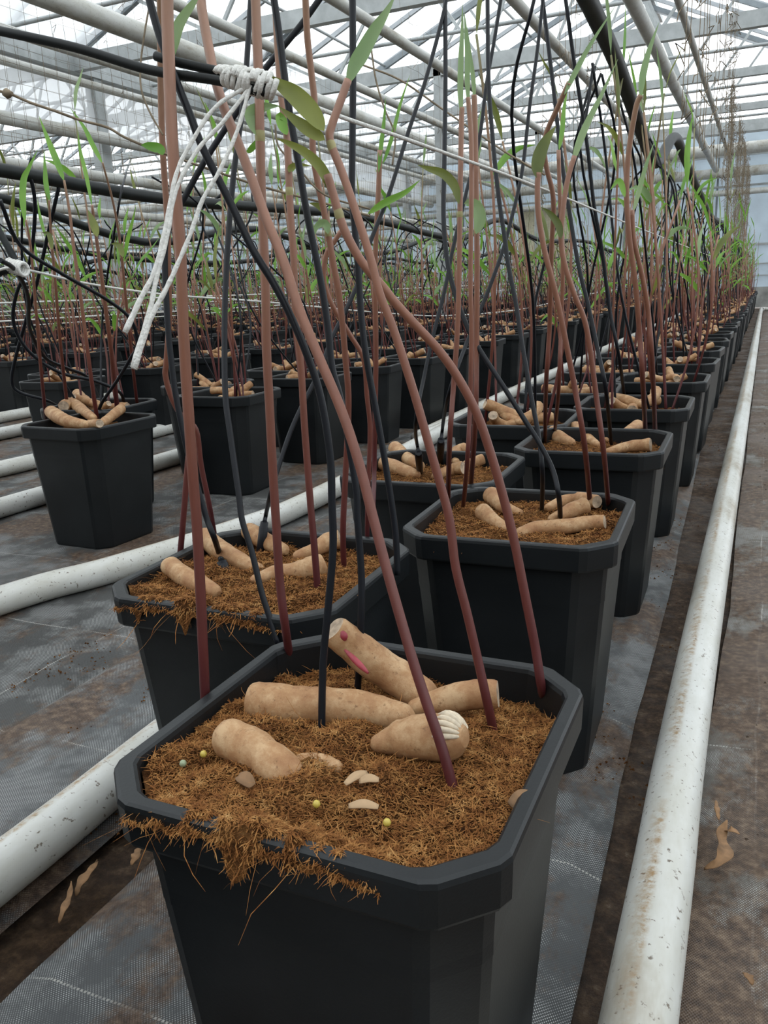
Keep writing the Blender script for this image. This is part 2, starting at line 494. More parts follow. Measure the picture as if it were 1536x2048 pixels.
dry_leaf([(1432, 1600, 0), (1434, 1620, .006), (1438, 1640, .0)], 0.006, 'thin tan dry leaf sliver on the path above the curled leaf')
dry_leaf([(1488, 1945, 0), (1498, 1955, .004), (1506, 1970, 0)], 0.008, 'yellowish dry leaf fragment on the dirt path')
dry_leaf([(152, 1792, -.006), (160, 1768, .004), (178, 1745, .006), (196, 1722, .0)], 0.010, 'long pale tan dry leaf in the dark gap beside the aisle cover', 0.0)
dry_leaf([(118, 1846, -.006), (126, 1822, .003), (138, 1795, .003), (143, 1766, .0)], 0.0075, 'narrow tan dry leaf blade in the dark gap', 0.0)
dry_leaf([(262, 1730, 0), (272, 1712, .008), (278, 1695, 0)], 0.01, 'orange brown bark flake by the foot of the front pot', 0.004)

# ------------------------------------------------------------------ pipes on the ground
def ground_pipe(pts, r, label, z=None, mat=WPIPE, group=None):
    mb = MB()
    mb.tube(spline(pts, 8), r, 20)
    return tag(mb.obj('heating_pipe', mat), label, 'pipe', group)
R = 0.0335
ground_pipe([(-0.057, 0.2, R), (-0.061, .8, R), (-0.066, 1.4, R), (-0.066, 4, R), (-0.066, 10, R), (-0.066, 17.3, R), (-0.04, 17.7, R), (0.2, 17.75, R), (1.5, 17.75, R)],
            R, 'white pipe along the path right of the nearest pot row')
ground_pipe([(-0.785, -1, R), (-0.784, .3, R), (-0.782, .62, R), (-0.79, .9, R), (-0.80, 1.5, R), (-0.81, 4, R), (-0.81, 19.8, R)], R, 'white pipe in the aisle left of the front pot')
ground_pipe([(-1.68, 0.5, R), (-1.547, 1.24, R), (-1.452, 1.493, R), (-1.342, 1.88, R), (-1.30, 2.3, R), (-1.34, 3.7, R), (-1.40, 4.8, R), (-1.40, 19.8, R)], R,
            'long white pipe at the foot of the second double row of pots')
for i, (x, dx) in enumerate([(-2.30, 0.06), (-2.93, 0.12), (-3.75, 0.1), (-4.25, 0.05), (-5.25, 0), (-5.75, 0), (-6.7, 0), (-7.3, 0)]):
    ground_pipe([(x, 0.8, R), (x + dx * .3, 2.0, R), (x + dx, 3.2, R), (x + dx, 8, R), (x + dx, 19.8, R)], R,
                'white floor pipe between the far rows of pots', group='far floor pipes')

# ------------------------------------------------------------------ greenhouse shell
GH, GX, RX, RZ = 3.4, -7.67, -2.4, 5.86           # gutter height, left gutter x, ridge x, ridge z
BAY = 2 * (RX - GX)
YB = 20.0
ceil = empty('ceiling', (0, 0, 0)); tag(ceil, 'glass greenhouse roof with glazing bars', None, None, 'structure')
def part(mb, name, mat, parent):
    return mb.obj(name, mat, parent)
SP = 0.92
ys = [-5.6 + SP * i for i in range(int((YB + 5.6) / SP) + 1)]
glass_mesh = None
for bay in (0, -1, 1):
    ox = bay * BAY
    for side in (0, 1):
        x0, x1 = (GX + ox, RX + ox) if side == 0 else (RX + ox, GX + BAY + ox)
        z0, z1 = (GH + .1, RZ) if side == 0 else (RZ, GH + .1)
        mbar = MB(); mbar.beam((x0, 0, z0), (x1, 0, z1), 0.045, 0.06)
        me = mbar.mesh('rafter')
        for y in ys:
            o = link('rafter', me, ALU, ceil); o.location = (0, y, 0)
        # one sturdy dark rafter per truss
        for k in range(3):
            a = (x0 + (x1 - x0) * k / 3, z0 + (z1 - z0) * k / 3); b = (x0 + (x1 - x0) * (k + 1) / 3, z0 + (z1 - z0) * (k + 1) / 3)
            mg = MB()
            mg.add([(a[0], .01, a[1] + .035), (b[0], .01, b[1] + .035), (b[0], SP - .01, b[1] + .035), (a[0], SP - .01, a[1] + .035)], [(0, 1, 2, 3)], False)
            me = mg.mesh('glass_pane')
            for y in ys[:-1]:
                o = link('glass_pane', me, GLASS, ceil); o.location = (0, y, 0)
for x, z, nm in ((GX, GH, 'gutter'), (GX - BAY, GH, 'gutter'), (GX + BAY, GH, 'gutter')):
    mb = MB(); mb.box((x - .11, -5.6, z - .09), (x + .11, YB, z + .09)); part(mb, nm, STEEL, ceil)
for x in (RX, RX - BAY, RX + BAY):
    mb = MB(); mb.box((x - .05, -5.6, RZ - .03), (x + .05, YB, RZ + .07)); part(mb, 'ridge_beam', STEEL, ceil)
for f_ in (0.33, 0.66):
    for bay in (0, -1):
        x = GX + bay * BAY + (RX - GX) * f_; z = GH + .1 + (RZ - GH - .1) * f_
        mb = MB(); mb.tube([(x, .5, z - .06), (x, YB, z - .06)], .02, 6); part(mb, 'purlin', STEEL, ceil)
TY = [5.65, 8.33, 11.02, 13.65, 16.3, 18.6]
for i, y in enumerate(TY):
    big = i < 3
    for bay in (0, -1):
        ox = bay * BAY
        mb = MB()
        hh = 0.17 if big else 0.11
        mb.box((GX + ox, y - .05, GH - hh / 2), (GX + BAY + ox, y + .05, GH + hh / 2)); part(mb, 'truss_beam', STEEL, ceil)
        mb = MB(); mb.beam((GX + ox, y, GH + .05), (RX + ox, y, RZ - .1), .06, .08); part(mb, 'truss_rafter', DSTEEL, ceil)
        mb = MB(); mb.beam((GX + BAY + ox, y, GH + .05), (RX + ox, y, RZ - .1), .06, .08); part(mb, 'truss_rafter', DSTEEL, ceil)
        up = lambda x: GH + .05 + (RZ - .1 - GH) * (1 - abs(x - RX - ox) / (RX - GX))
        n_ = 5
        xs = [GX + ox + BAY * k / (2 * n_) for k in range(2 * n_ + 1)]
        for k in range(2 * n_):
            mb = MB()
            a, b = xs[k], xs[k + 1]
            if k % 2 == 0: mb.beam((a, y, GH), (b, y, up(b)), .035, .035)
            else: mb.beam((a, y, up(a)), (b, y, GH), .035, .035)
            part(mb, 'truss_brace', STEEL, ceil)
for y in (7.0, 9.7, 12.3, 14.6, 15.5, 17.3, 19.2):
    mb = MB(); mb.tube([(GX - BAY, y, GH + .02), (GX + BAY, y, GH + .02)], .022, 6); part(mb, 'cross_tie', STEEL, ceil)
# posts
def post(x, y, w, label, group=None, top=GH):
    mb = MB(); mb.box((x - w, y - w, 0), (x + w, y + w, top)); mb.box((x - w * 1.6, y - w * 1.6, 0), (x + w * 1.6, y + w * 1.6, 0.05))
    return tag(mb.obj('steel_post', STEEL), label, 'post', group)
for y in (8.7, 13.65, 18.6):
    post(GX, y, .075, 'grey steel post under the left gutter', 'gutter posts')
for y in (6.0, 9.5, 13.0, 16.5):
    post(GX - BAY, y, .075, 'grey steel post in the farther bay', 'farther bay posts')
for y in (11.02, 16.3):
    post(-4.05, y, .05, 'slim grey support post between the far rows', 'slim support posts')

# white folded screen hanging below the left gutter, and film folds on the roof
mb = MB(); vs = []; nx, nz = 160, 8
for j in range(nz + 1):
    for i in range(nx + 1):
        y = 1.0 + 19 * i / nx
        z = 2.63 + (GH - .1 - 2.63) * j / nz
        vs.append((GX + .02 + .05 * noise.noise(Vector((y * 1.5, z * 3, 0))) * (1 - .6 * j / nz), y, z))
mb.add(vs, [(j*(nx+1)+i, j*(nx+1)+i+1, (j+1)*(nx+1)+i+1, (j+1)*(nx+1)+i) for j in range(nz) for i in range(nx)])
tag(mb.obj('screen_curtain', FILM), 'white translucent screen curtain hanging under the gutter', 'curtain')
mb = MB(); vs = []; nx, nw = 120, 10
for j in range(nw + 1):
    for i in range(nx + 1):
        y = 1.0 + 18.8 * i / nx
        t = j / nw
        x = GX + .15 + 1.1 * t
        vs.append((x, y, GH + .12 + 1.1 * t * math.tan(math.radians(24)) - .03 + .05 * math.sin(t * 31 + 2 * noise.noise(Vector((y, 0, 5))))))
mb.add(vs, [(j*(nx+1)+i, j*(nx+1)+i+1, (j+1)*(nx+1)+i+1, (j+1)*(nx+1)+i) for j in range(nw) for i in range(nx)])
tag(mb.obj('folded_film', FILM), 'creased clear film bundled under the roof glass along the gutter', 'film')

# back wall
wall = empty('wall_back', (0, YB + .05, 0)); tag(wall, 'clouded panel end wall of the greenhouse', None, None, 'structure')
WZ = 3.72
for i in range(15):
    x0 = 4.6 - 1.9 * (i + 1)
    for (z0, z1) in ((0.42, 1.3), (1.3, 2.5), (2.5, WZ)):
        mb = MB(); mb.box((x0 + .02, 0, z0), (x0 + 1.88, .012, z1 - .02)); part(mb, 'panel', WALLP, wall)
    mb = MB(); mb.box((x0 - .02, -.04, 0), (x0 + .02, .0, WZ)); part(mb, 'wall_post', DSTEEL, wall)
for z, h in ((WZ, .05), (2.5, .02), (1.3, .025), (3.1, .015), (0.9, .015), (0.66, .012)):
    mb = MB(); mb.box((-24, -.05, z - h), (5, -.0, z + h)); part(mb, 'wall_rail', STEEL, wall)
mb = MB(); mb.box((-24, -.06, 0), (5, .06, .42)); part(mb, 'wall_plinth', simple('concrete', (0.33, 0.33, 0.31), .9, var=.3, scale=5, bmp=.3), wall)
for z, r_, y in ((3.18, .12, 19.6), (2.75, .10, 19.75), (2.35, .06, 19.7)):
    mb = MB(); mb.tube([(-24, y, z), (5, y, z)], r_, 16)
    tag(mb.obj('duct_pipe', UPIPE), 'thick white duct running across the end wall at %s height' % ('top' if z > 3 else 'middle' if z > 2.5 else 'low'), 'pipe')
mb = MB(); mb.box((-5.4, YB - .12, .42), (-4.2, YB - .03, 2.4)); mb.box((-5.46, YB - .14, .40), (-4.14, YB - .10, .46)); mb.box((-5.46, YB - .14, 2.36), (-4.14, YB - .10, 2.42))
tag(mb.obj('wall_board', simple('cream_board', (0.62, 0.58, 0.42), .7)), 'cream board standing against the end wall', 'board')
# the house goes on behind the camera and to the right
mb = MB(); mb.box((-28.1, -5.75, 0), (13.4, -5.65, 3.4)); tag(mb.obj('wall_front', simple('block_wall', (0.22, 0.22, 0.21), .9)), 'unseen dark block end wall behind the viewer', None, None, 'structure')  # unseen end wall, kept opaque and dark partly to cut reflections on the pots
mb = MB(); mb.box((13.4, -5.7, 0), (13.5, 20, 3.4)); tag(mb.obj('wall_right', WALLP), 'clouded side wall on the path side', None, None, 'structure')
# far left end: side wall
mb = MB(); mb.box((-28.2, -5.7, 0), (-28.1, 20, 3.6)); tag(mb.obj('wall_left', WALLP), 'clouded side wall far beyond the rows', None, None, 'structure')

# overhead white pipes running along the house
def opipe(x, z, r, label, sag=0.0, y0=1.0, y1=19.5, group=None):
    mb = MB()
    pts = [(x, y0 + (y1 - y0) * i / 14, z - sag * (0.5 - 0.5 * math.cos(i * math.pi))) for i in range(15)]
    mb.tube(pts, r, 12)
    return tag(mb.obj('overhead_pipe', UPIPE), label, 'pipe', group)
opipe(-1.12, 2.80, .060, 'thick white overhead pipe above the nearest double row')
opipe(-0.70, 2.55, .028, 'slim white overhead pipe right of the thick one', )
opipe(-1.93, 2.80, .045, 'medium white overhead pipe between the first two double rows')
opipe(-3.10, 2.80, .045, 'white overhead pipe above the aisle past the second double row')
opipe(-3.95, 2.70, .040, 'white overhead pipe left of the slim support posts')
opipe(-4.82, 2.80, .080, 'stout white overhead pipe, thickest in the roof space')
opipe(-5.50, 2.75, .040, 'white overhead pipe beside the stout pipe')
opipe(GX + .5, 3.08, .045, 'white overhead pipe just below the gutter')
opipe(GX + .25, 2.60, .070, 'stout white pipe along the foot of the hanging screen')
r = random.Random(3)
for i in range(12):
    opipe(-6.0 - i * 1.35, r.uniform(1.55, 2.9), r.choice((.03, .04, .05)), 'white overhead pipe in the farther roof space', group='farther overhead pipes', y0=3)
for i in range(7):
    y = 7.5 + i * 1.8
    mb = MB(); mb.tube([(-27, y, 2.3 - .04 * i), (-7.9, y, 2.3 - .04 * i)], .03, 8)
    tag(mb.obj('cross_pipe', UPIPE), 'white cross pipe in the farther bay', 'pipe', 'farther cross pipes')

# ------------------------------------------------------------------ pots
ZR = 0.355
def octo(a, c, z, rr=0.006):
    cs = [(-a+c, -a), (a-c, -a), (a, -a+c), (a, a-c), (a-c, a), (-a+c, a), (-a, a-c), (-a, -a+c)]
    out = []
    for i in range(8):
        p = Vector(cs[i]); q0 = Vector(cs[i-1]); q1 = Vector(cs[(i+1) % 8])
        for q in (q0, q1):
            d = (q - p); out.append((p.x + d.x / d.length * rr, p.y + d.y / d.length * rr, z))
    return out
def loft(mb, rings, smooth=False, capb=False, capt=False):
    n = len(rings[0]); b = len(mb.v)
    vs = [p for r_ in rings for p in r_]
    fs = []
    for i in range(len(rings) - 1):
        for j in range(n):
            j2 = (j + 1) % n
            fs.append((i*n+j, i*n+j2, (i+1)*n+j2, (i+1)*n+j))
    mb.add(vs, fs, smooth)
    if capb:
        mb.f.append(tuple(b + j for j in reversed(range(n)))); mb.s.append(False); mb.m.append(0)
mb = MB(); loft(mb, [octo(.111, .030, 0.0), octo(.113, .031, 0.006), octo(.1365, .0345, ZR - .030)], capb=True)
ME_BODY = mb.mesh('pot_body')
mb = MB()
loft(mb, [octo(.1365, .0345, ZR - .0355), octo(.1475, .0365, ZR - .0345), octo(.1485, .037, ZR - .032), octo(.1496, .0372, ZR - .005),
          octo(.1488, .0370, ZR - .0015), octo(.1468, .0366, ZR), octo(.1388, .0352, ZR), octo(.1368, .0348, ZR - .0015),
          octo(.1358, .0346, ZR - .005), octo(.1325, .034, ZR - .09)])
ME_RIM = mb.mesh('pot_rim')
for me in (ME_BODY, ME_RIM):
    me.materials.append(POT)

def coir_surface(seed, n, zfun, a=.1345, c=.0345, rough=0.006):
    mb = MB(); vs = []
    lim = 2 * a - c
    for j in range(n + 1):
        for i in range(n + 1):
            x = a * (2 * i / n - 1); y = a * (2 * j / n - 1)
            s = abs(x) + abs(y)
            if s > lim:
                e = (s - lim) / 2
                x -= math.copysign(e, x); y -= math.copysign(e, y)
            z = zfun(x, y) + rough * 1.5 * noise.noise(Vector((x * 34, y * 34, seed))) + rough * .8 * noise.noise(Vector((x * 75, y * 75, seed + 4))) \
                + rough * .5 * noise.noise(Vector((x * 190, y * 190, seed + 9)))
            vs.append((x, y, z))
    W = n + 1
    mb.add(vs, [(j*W+i, j*W+i+1, (j+1)*W+i+1, (j+1)*W+i) for j in range(n) for i in range(n)])
    return mb
def fibre_patch(mb, r, n, place, lmin, lmax, w, droop=0.0, lift=0.25):
    """n short strands; place(r) gives the root and a bias direction"""
    for _ in range(n):
        p, bias = place(r)
        a = r.uniform(0, 6.283); L = r.uniform(lmin, lmax) * (r.uniform(1.6, 2.8) if r.random() < .05 else 1)
        d = Vector((math.cos(a), math.sin(a), r.uniform(-.15, lift))) + bias
        d.normalize()
        pts = [p]
        for k in range(3):
            d = (d + Vector((r.uniform(-.4, .4), r.uniform(-.4, .4), r.uniform(-.3, .25) - droop))).normalized()
            pts.append(pts[-1] + d * L / 3)
        ww = w * r.uniform(.5, 1.3)
        s = (pts[-1] - pts[0]).cross(Vector((r.uniform(-.4, .4), r.uniform(-.4, .4), 1)))
        s = s.normalized() * ww if s.length > 1e-7 else Vector((ww, 0, 0))
        vs = []
        for k, q in enumerate(pts):
            t = 1.0 if k < 3 else .3
            vs += [q - s * t, q + s * t]
        mb.add(vs, [(0, 1, 3, 2), (2, 3, 5, 4), (4, 5, 7, 6)], True)

def near_fibres(parent, seed, n, zfun, spill=None, a=.134, wid=.0006):
    r = random.Random(seed); mb = MB()
    lim = 2 * a - .04
    def place(r_):
        while True:
            x, y = r_.uniform(-a, a), r_.uniform(-a, a)
            if abs(x) + abs(y) < lim:
                return Vector((x, y, zfun(x, y) + .003 + .009 * noise.noise(Vector((x * 34, y * 34, seed))))), Vector((0, 0, 0))
    fibre_patch(mb, r, n, place, .0018, .0065, wid, lift=.5)
    fibre_patch(mb, r, n // 14, place, .008, .02, wid * .8, lift=.15)
    if spill:
        for (x0, x1, y, cnt, drop) in spill:
            def place2(r_, x0=x0, x1=x1, y=y):
                x = r_.uniform(x0, x1)
                k = r_.random()
                s_ = (x - x0) / (x1 - x0); q = spill_pt(min(1, max(0, s_)), k, x0, x1, y, seed)
                return Vector(q) + Vector((0, 0, .001)), Vector((0, -.35 * k, -.1))
            fibre_patch(mb, r, cnt, place2, .002, .007, wid, droop=drop)
            def place3(r_, x0=x0, x1=x1, y=y):
                while True:
                    q = spill_pt(r_.uniform(.03, .97), r_.uniform(.85, 1), x0, x1, y, seed)
                    if q[2] > ZR - .014 + .01 * r_.random() or r_.random() < .35: break
                return Vector(q), Vector((r_.uniform(-.8, .3), -.3, -.6))
            fibre_patch(mb, r, cnt // 24, place3, .003, .010, wid, droop=.2)
            fibre_patch(mb, r, 26, place3, .018, .045, wid * .9, droop=.12)
    o = mb.obj('coir_fibre', FIB, parent); o['kind'] = 'stuff'
    return o
def spill_pt(s, t, x0, x1, y, seed):
    x = x0 + (x1 - x0) * s
    env = math.sin(math.pi * s) ** .5 if 0 < s < 1 else 0
    edge = min(1.25, max(.12, .62 + .8 * noise.noise(Vector((x * 34, 0, seed))) + .4 * noise.noise(Vector((x * 120, 2, seed)))))
    yy = y + .034 - (.0345 + .007 * env * edge) * t
    over = max(0, t - .80) / .20
    z = ZR - .015 + .0215 * env * min(1, .25 + edge) * math.sin(min(1, t * 1.3) * math.pi * .55) + .004 * noise.noise(Vector((x * 80, yy * 80, seed))) * (.3 + env)         - over * (.003 + .026 * edge * edge * env)
    return (x, yy, z)
def spill_mesh(parent, x0, x1, y, seed):
    """coir heaped over the rim edge"""
    mb = MB(); vs = []; nx, ny = 110, 16
    for j in range(ny + 1):
        for i in range(nx + 1):
            vs.append(spill_pt(i / nx, j / ny, x0, x1, y, seed))
    W = nx + 1
    mb.add(vs, [(j*W+i+1, j*W+i, (j+1)*W+i, (j+1)*W+i+1) for j in range(ny) for i in range(nx)])
    return mb.obj('coir_spill', COIR, parent)
def granules(parent, seed, n, zfun, a=.133):
    r = random.Random(seed); mb = MB(); lim = 2 * a - .04
    for _ in range(n):
        x, y = r.uniform(-a, a), r.uniform(-a, a)
        if abs(x) + abs(y) > lim: continue
        z = zfun(x, y) + .009 * noise.noise(Vector((x * 34, y * 34, seed))) + r.uniform(0, .003)
        s_ = r.uniform(.0008, .0024); an = r.uniform(0, 6.28)
        p = [Vector((x + s_ * math.cos(an + k * 2.1) * r.uniform(.5, 1.4), y + s_ * math.sin(an + k * 2.1) * r.uniform(.5, 1.4), z + r.uniform(-.001, .001))) for k in range(3)]
        mb.add(p + [Vector((x, y, z + s_ * r.uniform(.4, 1)))], [(0, 1, 3), (1, 2, 3), (2, 0, 3)], False)
    o = mb.obj('coir_granule', COIR, parent); o['kind'] = 'stuff'

far_coir = []
for k in range(4):
    zz = (.322, .316, .310, .318)[k]
    mb = coir_surface(20 + k, 26, lambda x, y: zz + .006 * noise.noise(Vector((x * 9, y * 9, k))), rough=.007)
    me = mb.mesh('coir_soil'); me.materials.append(COIR); far_coir.append(me)

def make_pot(x, y, rz, label, group=None, coir=None, tilt=0):
    t = empty('plant_pot', (x, y, 0.0), rz)
    tag(t, label, 'pot', group)
    link('pot_body', ME_BODY, None, t)
    link('pot_rim', ME_RIM, None, t)
    if coir is not None:
        coir.obj('coir_soil', COIR, t)
    else:
        link('coir_soil', far_coir[rng.randrange(4)], None, t)
    return t

zA = lambda x, y: .344 - .020 * max(0, min(1, (y + .02) / .14)) - .004 * max(0, x / .13) + .006 * noise.noise(Vector((x * 9, y * 9, 2)))
zB = lambda x, y: .343 - .012 * max(0, min(1, y / .13)) + .006 * noise.noise(Vector((x * 9, y * 9, 5)))
zC = lambda x, y: .334 + .005 * noise.noise(Vector((x * 9, y * 9, 8)))
zD = lambda x, y: .328 + .005 * noise.noise(Vector((x * 9, y * 9, 11)))
zE = lambda x, y: .322 + .005 * noise.noise(Vector((x * 9, y * 9, 14)))
near = {
    'A': (-.263, .513, .0, 'large charcoal square pot heaped with coir spilling over its rim, foremost in its row', zA, 90),
    'B': (-.545, .825, .02, 'charcoal square pot with coir fibres hanging over the rim, left behind the front pot', zB, 64),
    'C': (-.305, 1.149, .035, 'charcoal square pot with clean rim directly behind the front pot, beside the path', zC, 56),
    'D': (-.552, 1.435, .03, 'charcoal square pot in the inner row with two black drip stakes among its tubers', zD, 44),
    'E': (-.311, 1.764, .015, 'charcoal square pot third in the row along the path pipe', zE, 40),
}
for k, (x, y, rz, lab, zf, n) in near.items():
    t = make_pot(x, y, rz, lab, None, coir_surface(ord(k), n, zf))
    if k == 'A':
        near_fibres(t, ord('A'), 34000, zf, [(-.112, .082, -.148, 9000, .12)], wid=.00034)
        granules(t, ord('A'), 9000, zf)
        spill_mesh(t, -.112, .082, -.148, ord('A'))
    elif k == 'B':
        near_fibres(t, ord('B'), 18000, zf, [(-.118, .112, -.148, 6000, .12)], wid=.00045)
        granules(t, ord('B'), 5000, zf)
        spill_mesh(t, -.118, .112, -.148, ord('B'))
    else:
        near_fibres(t, ord(k), {'C': 11000, 'D': 5500, 'E': 3500}[k], zf, wid=.00055)

bedname = ['nearest double row', 'second double row', 'third double row', 'fourth double row', 'fifth double row']
ORD = 'first second third fourth fifth sixth seventh eighth ninth tenth eleventh twelfth thirteenth fourteenth'.split()
pots = []          # (x, y, bed, label, group)
POTNAME = {}
GR = 'pots of the nearest double row'
right_lab = 'charcoal square pot farther along the path-side row of the nearest double row'
left_lab = 'charcoal square pot farther along the inner row of the nearest double row'
for k in range(3, 31):
    y = .54 + .61 * k
    pots.append((-.306 + rng.uniform(-.01, .01), y + rng.uniform(-.02, .02), 0,
                 *(('charcoal square pot, %s along the path-side row from the coir-heaped front pot' % ORD[k], None) if k < 14 else (right_lab, 'path-side pots'))))
    if k < 14: POTNAME[id(pots[-1])] = '%s path-side pot' % ORD[k]
for k in range(2, 31):
    y = .825 + .61 * k
    pots.append((-.552 + rng.uniform(-.012, .012), y + rng.uniform(-.02, .02), 0,
                 *(('charcoal square pot, %s along the inner row of the nearest double row' % ORD[k], None) if k < 12 else (left_lab, 'inner-row pots'))))
    if k < 12: POTNAME[id(pots[-1])] = '%s inner-row pot' % ORD[k]
# second double row
pots.append((-1.765, 1.815, 1, 'charcoal pot with chunky bent tubers, foremost of the second double row', None))
pots.append((-1.60 - .13, 2.47, 1, 'charcoal pot second along the second double row', None))
pots.append((-1.72, 3.03, 1, 'charcoal pot with a reddish tuber, third along the second double row', None))
for k, (x, y) in enumerate([(-1.665, 3.50), (-1.61, 3.93), (-1.62, 4.5), (-1.64, 5.1)]):
    pots.append((x, y, 1, 'charcoal square pot, %s along the near edge of the second double row' % ORD[k + 3], None))
    POTNAME[id(pots[-1])] = '%s near-edge pot of the second double row' % ORD[k + 3]
for k in range(7, 30):
    pots.append((-1.65, 1.5 + .60 * k, 1, 'charcoal square pot along the near edge of the second double row', 'second row near-edge pots'))
for k in range(0, 29):
    pots.append((-2.01, 2.12 + .61 * k, 1, 'charcoal square pot along the far edge of the second double row', 'second row far-edge pots'))
for k in range(0, 28):
    pots.append((-2.90, 2.85 + .61 * k, 2, 'charcoal square pot in the third double row', 'third row pots'))
    pots.append((-3.17, 3.15 + .61 * k, 2, 'charcoal square pot in the third double row', 'third row pots'))
for k in range(0, 26):
    pots.append((-4.35, 3.9 + .61 * k, 3, 'charcoal square pot in the fourth double row', 'fourth row pots'))
    pots.append((-4.62, 4.2 + .61 * k, 3, 'charcoal square pot in the fourth double row', 'fourth row pots'))
for k in range(0, 14):
    pots.append((-5.85, 5.1 + .61 * k, 4, 'charcoal square pot in the fifth double row', 'fifth row pots'))
pots.append((-1.80, 1.19, 1, 'charcoal pot cut off by the frame, nearer than the chunky-tuber pot', None))
pots = pots[:294]
def where(p):
    return 'the ' + POTNAME[id(p)] if id(p) in POTNAME else 'a farther pot of the ' + bedname[min(p[2], 4)]
make_pot(-.597, .208, 0, 'charcoal square pot cut off by the frame, left of the front pot')
for (x, y, b, lab, gr) in pots:
    make_pot(x, y, rng.uniform(-.06, .10), lab, gr)
# rest of the house: rows beyond, one object
far_pots = []
for bed in range(5, 15):
    x = -5.85 - 1.45 * (bed - 5) - (0.27 if bed == 5 else 0)
    for col in range(2):
        yy = 5.2 + 1.15 * (bed - 5)
        while yy < 19.4:
            far_pots.append((x - .27 * col - (1.45 if bed > 5 else 0) * 0, yy + .3 * col, bed)); yy += .61
mb = MB()
for (x, y, b) in far_pots:
    loft(mb, [[(p[0] + x, p[1] + y, p[2]) for p in [q for i, q in enumerate(octo(a, c, z, .0)) if i % 2 == 0]]
              for a, c, z in ((.111, .03, 0), (.137, .034, ZR - .035), (.148, .037, ZR - .035), (.149, .037, ZR), (.138, .035, ZR), (.133, .034, ZR - .04))])
tag(mb.obj('plant_pots', POT), 'rows of charcoal square pots in the farthest beds', 'pots', None, 'stuff')
mb = MB()
for (x, y, b) in far_pots:
    ring = [(p[0] + x, p[1] + y, ZR - .03) for i, p in enumerate(octo(.134, .034, 0, 0)) if i % 2 == 0]
    mb.add(ring, [tuple(range(8))], False)
tag(mb.obj('coir_fill', COIR), 'coir filling of the farthest pots', 'soil', None, 'stuff')

# ------------------------------------------------------------------ tubers
def tuber_mb(pts, rads, n=14, k=5, cut_end=True, seed=0):
    """swept finger with a blunt rounded tip at its start and a cut scar at its end"""
    cen = spline(pts, k)
    m_ = len(cen)
    rr = []
    for i in range(m_):
        f = i / (m_ - 1) * (len(rads) - 1); a = int(min(f, len(rads) - 2)); t = f - a
        r_ = rads[a] * (1 - t) + rads[a + 1] * t
        rr.append(r_ * (1 + .09 * noise.noise(Vector((seed, i * .55, 0)))))
    # rounded start
    t0 = (cen[1] - cen[0]).normalized(); r0 = rr[0]
    pre = [(cen[0] - t0 * r0 * s, r0 * c) for s, c in ((.88, .42), (.62, .76), (.28, .95))]
    pts_ = [p for p, _ in pre] + cen
    rr_ = [q for _, q in pre] + rr
    t1 = (cen[-1] - cen[-2]).normalized(); r1 = rr[-1]
    mb = MB()
    if cut_end:
        pts_ += [cen[-1] + t1 * r1 * .22]; rr_ += [r1 * .9]
        mb.tube(pts_, rr_, n, cap=False)
        b0 = len(mb.v) - n
        s = [Vector(mb.v[b0 + j]) for j in range(n)]; c = sum(s, Vector()) / n
        vs = s + [c + (q - c) * .62 - t1 * r1 * .10 for q in s] + [c + t1 * r1 * .06]
        mb.add(vs, [(j, (j+1) % n, n + (j+1) % n, n + j) for j in range(n)] + [(n + j, n + (j+1) % n, 2 * n) for j in range(n)], True, 1)
    else:
        post_ = [(cen[-1] + t1 * r1 * s, r1 * c) for s, c in ((.28, .95), (.62, .76), (.88, .42))]
        pts_ += [p for p, _ in post_]; rr_ += [q for _, q in post_]
        mb.tube(pts_, rr_, n, cap=False)
        b0 = len(mb.v) - n
        mb.add([Vector(mb.v[b0 + j]) for j in range(n)] + [pts_[-1] + t1 * r1 * .1], [(j, (j+1) % n, n) for j in range(n)], True)
    # close the start
    mb.add([pts_[0] - t0 * r0 * .1] + [mb.v[j] for j in range(n)], [(0, 1 + (j+1) % n, 1 + j) for j in range(n)], True)
    # lumpy skin
    for i, v in enumerate(mb.v):
        p = Vector(v); mb.v[i] = tuple(p + Vector((noise.noise(p * 55), noise.noise(p * 55 + Vector((7, 0, 0))), noise.noise(p * 55 + Vector((0, 7, 0))))) * rads[0] * .10)
    return mb
V = Vector
n_tuber = [0]
def px_tuber(pix, zs, wpx, label, cut_end=True, group=None, n=16):
    pts = [PZ(u, v, z) for (u, v), z in zip(pix, zs)]
    rads = [1.13 * w_ / 2 / FPX * depth(p) for w_, p in zip(wpx, pts)]
    o = tuber_mb(pts, rads, n, 5, cut_end, len(label)).obj('tuber', [TUB, CUT])
    n_tuber[0] += 1
    return tag(o, label, 'tuber', group)
# front pot
px_tuber([(805, 1434), (730, 1418), (650, 1413), (570, 1410), (512, 1400)], [.342, .345, .348, .350, .351], [48, 62, 68, 72, 66],
         'long smooth tan tuber lying across the middle of the front pot', n=22)
px_tuber([(600, 1572), (560, 1540), (510, 1502), (462, 1478)], [.338, .346, .352, .356], [56, 74, 76, 70],
         'stubby tan tuber with rounded tip at the front left of the front pot', cut_end=False, n=22)
px_tuber([(670, 1535), (640, 1526), (600, 1526)], [.345, .347, .346], [30, 34, 34], 'short pale knobby tuber end lying beside the stubby tuber', cut_end=False)
ft = px_tuber([(758, 1487), (800, 1478), (850, 1474), (892, 1474)], [.346, .350, .356, .360], [34, 66, 84, 84],
         'fat tan tuber with a pale ridged scar on its thick end, beneath a red shoot', cut_end=False, n=22)
pale = simple('scar_pale', (0.60, 0.50, 0.37), .8, var=.2, scale=200)
fc = PZ(892, 1474, .360); fax = (fc - PZ(850, 1474, .356)).normalized(); fr = 1.13 * 84 / 2 / FPX * depth(fc)
